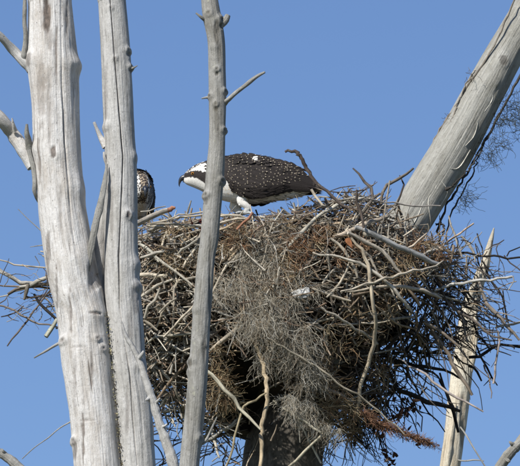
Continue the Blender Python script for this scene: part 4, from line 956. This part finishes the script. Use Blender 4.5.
def bird(label, legs, sits=False):
    root = empty('osprey'); tag(root, label, 'osprey', 'young ospreys in the nest')
    me, talons = bird_body(legs, sits); link('body', me, None, root)
    bk = MB(); bp = catmull([(189, 178.0, 3.6), (185.6, 178.0, 3.3), (183, 178.6, 2.7), (181.2, 180.2, 1.9), (180.2, 182.8, 1.2), (179.9, 185.2, .7), (180.3, 187, .25)], 24)
    bk.tube([np.array([L2(a, b)[0], 0, L2(a, b)[1]]) for a, b, r in bp], bp[:, 2] * M, (.03, .03, .035), 12, flat=.8)
    lo = catmull([(189, 181.6, 2.2), (186, 181.6, 1.6), (183.4, 181.8, .6)], 8)
    bk.tube([np.array([L2(a, b)[0], 0, L2(a, b)[1]]) for a, b, r in lo], lo[:, 2] * M, (.03, .03, .035), 10); bk.build('beak', BEAK, root)
    for s in (-1, 1):
        x, z = L2(193.2, 175.6)
        for nm, rr, off, mt in (('eye', .0064, .0275, IRIS), ('pupil', .0040, .0312, PUPIL)):
            bm = bmesh.new(); bmesh.ops.create_uvsphere(bm, u_segments=16, v_segments=10, radius=rr); em = bpy.data.meshes.new(nm); bm.to_mesh(em); bm.free()
            em.polygons.foreach_set('use_smooth', [True] * len(em.polygons))
            e = link(nm, em, mt, root if nm == 'eye' else eye); 
            if nm == 'eye': e.location = (x, off * s, z); eye = e
            else: e.location = (0.0008, (.0312 - .0275) * s, 0)
    for (p, d) in talons:
        tb = MB(); p = np.array(p); d3 = np.array([d[0], d[1], 0]); tb.tube([p, p + d3 * .009 + [0, 0, -.002], p + d3 * .013 + [0, 0, -.011]], [.0032, .0024, .0006], (0, 0, 0), 6); tb.build('talon', BEAK, root)
    bird_rng = random.Random(5)
    for side in (1, -1):
        # wing shell
        wb = MB(); ns, nu = 40, 14; V_ = []; F_ = []
        for i in range(ns):
            for j in range(nu): V_.append(wing_surf(.01 + .93 * i / (ns - 1), j / (nu - 1), side))
        V_ = np.array(V_); inn = V_ * np.array([1, .75, 1]) ; A = len(V_)
        for i in range(ns - 1):
            for j in range(nu - 1):
                a = i * nu + j; F_.append((a, a + nu, a + nu + 1, a + 1)); F_.append((A + a, A + a + 1, A + a + nu + 1, A + a + nu))
        for i in range(ns - 1):
            for j in (0, nu - 1): a = i * nu + j; F_.append((a, a + nu, A + a + nu, A + a))
        for j in range(nu - 1):
            for i in (0, ns - 1): a = i * nu + j; F_.append((a, a + 1, A + a + 1, A + a))
        wb.add(np.vstack([V_, inn]), F_, BRN * 1.1)
        wing = wb.build('wing', FEATHER, root)
        cf = MB()
        def put(s, u, L, W, col, tip, lift=.0016, droop=.0, jit=.08, mbx=None, rows=6, curl=.06, to=None):
            p = wing_surf(s, u, side); a = wing_surf(min(1, s + .02), u, side) - p; b = wing_surf(s, min(1, u + .03), side) - wing_surf(s, max(0, u - .03), side)
            nr = np.cross(a, b); nr /= np.linalg.norm(nr); nr = nr if nr[1] * side > 0 else -nr
            d = a / np.linalg.norm(a) + droop * b / np.linalg.norm(b) + nr * .03 + RNG.normal(0, jit, 3) * .4
            if to is not None: d = to - p; d = d / np.linalg.norm(d)
            (mbx or cf).leaf(p + nr * lift, d, nr, L, W, col, tip, curl, rows, .75)
        # rows of coverts, tips pale: start at the back so the front ones overlap
        for r in range(21, -1, -1):
            s0 = .02 + r * .0345
            for k in range(13):
                u = (k + (.5 if r % 2 else 0) + bird_rng.uniform(-.22, .22)) / 12.6
                if u > 1 or s0 > .74: continue
                big = 1 + .45 * s0
                tipc = (TIPC if bird_rng.random() > .15 else CREAM * .5) * bird_rng.uniform(.35, 1.1)
                if u > .80 and s0 > .22: tipc = BRN * bird_rng.uniform(1.5, 3)
                put(s0 + bird_rng.uniform(-.012, .012), u, .030 * big, .0145 * big, BRN * bird_rng.uniform(.8, 1.5), tipc, droop=.25 - .35 * (u > .7), curl=bird_rng.uniform(.0, .06))
        c_ = cf.build('covert_feathers', FEATHER, wing); c_['kind'] = 'stuff'
        for k in range(7):                            # folded flight feathers reaching to the tail
            fm = MB(); u = .30 + .10 * k
            put(.60 + .014 * k, min(.98, u), .150 + .010 * (6 - k), .024, BRN * (.9 + .08 * k), (BRN * 1.6 if k % 2 else TIPC * .45), .001, droop=-.02, jit=.02, mbx=fm, rows=9, to=np.array([L2(319 + .9 * (6 - k), 190.5)[0], side * (.010 + .003 * k), L2(320, 190 - 1.1 * (6 - k) + 3)[1]]))
            fm.build('flight_feather', FEATHER, wing)
    # mantle: scapulars down the back
    mf = MB()
    for r in range(24, -1, -1):
        px = 206 + r * 3.9
        for k in range(-5, 6):
            top = np.interp(px, [204, 211, 218, 227, 238, 252, 266, 280, 292, 303], [162, 160.8, 159, 156.5, 155.2, 156, 158.0, 161.6, 165, 170]); hw = np.interp(px, [204, 218, 238, 260, 285, 305], [8.5, 13, 17.5, 17, 12, 4])
            a = (k + (.5 if r % 2 else 0)) / 5.5 * 1.25
            x, z = L2(px + bird_rng.uniform(-1, 1), top + (1 - math.cos(a)) * 16)
            p = np.array([x, math.sin(a) * hw * M, z]); nr = np.array([0, math.sin(a), math.cos(a) + .1]); d = np.array([-1, math.sin(a) * .1, -.01 + bird_rng.uniform(-.08, .12) - max(0, (px - 258) * .011)])
            tipc = TIPC * bird_rng.uniform(.6, 1.3) if bird_rng.random() > .2 else BRN * 2
            if px < 213: tipc = CREAM * bird_rng.uniform(.4, .9)
            mf.leaf(p + nr * .002, d, nr, bird_rng.uniform(.024, .034), .016, BRN * bird_rng.uniform(.8, 1.5), tipc, bird_rng.uniform(-.02, .07), 6, .75)
    m_ = mf.build('mantle_feathers', FEATHER, root); m_['kind'] = 'stuff'
    wf = MB()                                         # bare white down showing through at the shoulder
    for k in range(12):
        x, z = L2(253.5 + bird_rng.uniform(-1.6, 1.8), 162.3 + bird_rng.uniform(-1.6, 1.8)); p = wing_surf((252.5 - 219) / 101, .12, 1)
        wf.leaf(np.array([x, p[1] + .006 + .0003 * k, z]), (-1, .02, -.1 + bird_rng.uniform(-.5, .5)), (0, 1, .55), .014, .008, WHITE, WHITE, .05, 5, .75)
    wf.build('down_tuft', FEATHER, root)
    for k in range(9):                                # tail
        f = (k - 4) / 4; tm = MB(); x, z = L2(292, 183); x2, z2 = L2(323, 191)
        d = np.array([x2 - x, f * .022, z2 - z - abs(f) * .006])
        for q in range(1): tm.leaf(np.array([x, f * .016, z + .006 - abs(f) * .006]), d, (0, f * .25, 1), np.linalg.norm(d) * 1.02, .026, BRN * (1.4 if k % 2 else 1.0), CREAM * .6, .02, 10, .55)
        tm.build('tail_feather', FEATHER, root)
    # loose white thigh and vent plumage
    vf = MB()
    for k in range(220):
        px = bird_rng.uniform(232, 303); sgn = bird_rng.choice((-1, 1)); bot = np.interp(px, [232, 245, 262, 280, 303], [203.4, 203.6, 202.8, 200.6, 196]); a = bird_rng.uniform(0, 1.1)
        hw = np.interp(px, [232, 250, 270, 290, 303], [14, 15, 13, 9, 5]); x, z = L2(px, bot - (1 - math.cos(a)) * 12)
        vf.leaf(np.array([x, sgn * math.sin(a) * hw * M, z]), (-1, sgn * .1, .05 + bird_rng.uniform(-.25, .15)), (0, sgn * math.sin(a), -math.cos(a)), bird_rng.uniform(.018, .034), .011, WHITE * bird_rng.uniform(.85, 1), WHITE * .95, .05, 5, .75)
    if legs == 'stand':
        for s2, fx in ((1, .026), (-1, .058)):
            for k in range(90):
                u = bird_rng.random(); a = bird_rng.uniform(0, 2 * math.pi); r_ = .027 - .014 * u
                p = np.array([.022 + (fx + .010 - .022) * u + r_ * math.cos(a), .037 * s2 + r_ * math.sin(a), .096 - .040 * u])
                vf.leaf(p, (.15 + math.cos(a) * .15, math.sin(a) * .2, -1), (math.cos(a), math.sin(a), .2), bird_rng.uniform(.014, .022), .009, WHITE * bird_rng.uniform(.85, 1), WHITE, .12, 5, .75)
    v_ = vf.build('belly_feathers', FEATHER, root); v_['kind'] = 'stuff'
    return root

b1 = bird('young osprey facing left on the nest rim, speckled dark back and white belly', 'stand')
b1.location = P(BX, BY, -.35); b1.rotation_euler = (0, 0, math.pi)
b2 = bird('young osprey mostly hidden behind the cracked trunk, only its head and breast showing', 'sit', True)
b2.rotation_euler = (0, math.radians(10), math.radians(180 + 100))
bpy.context.view_layer.update()
want = P(143, 186, -.20); hx, hz = L2(196, 175)
b2.location = want - b2.rotation_euler.to_matrix() @ Vector((hx, 0, hz))
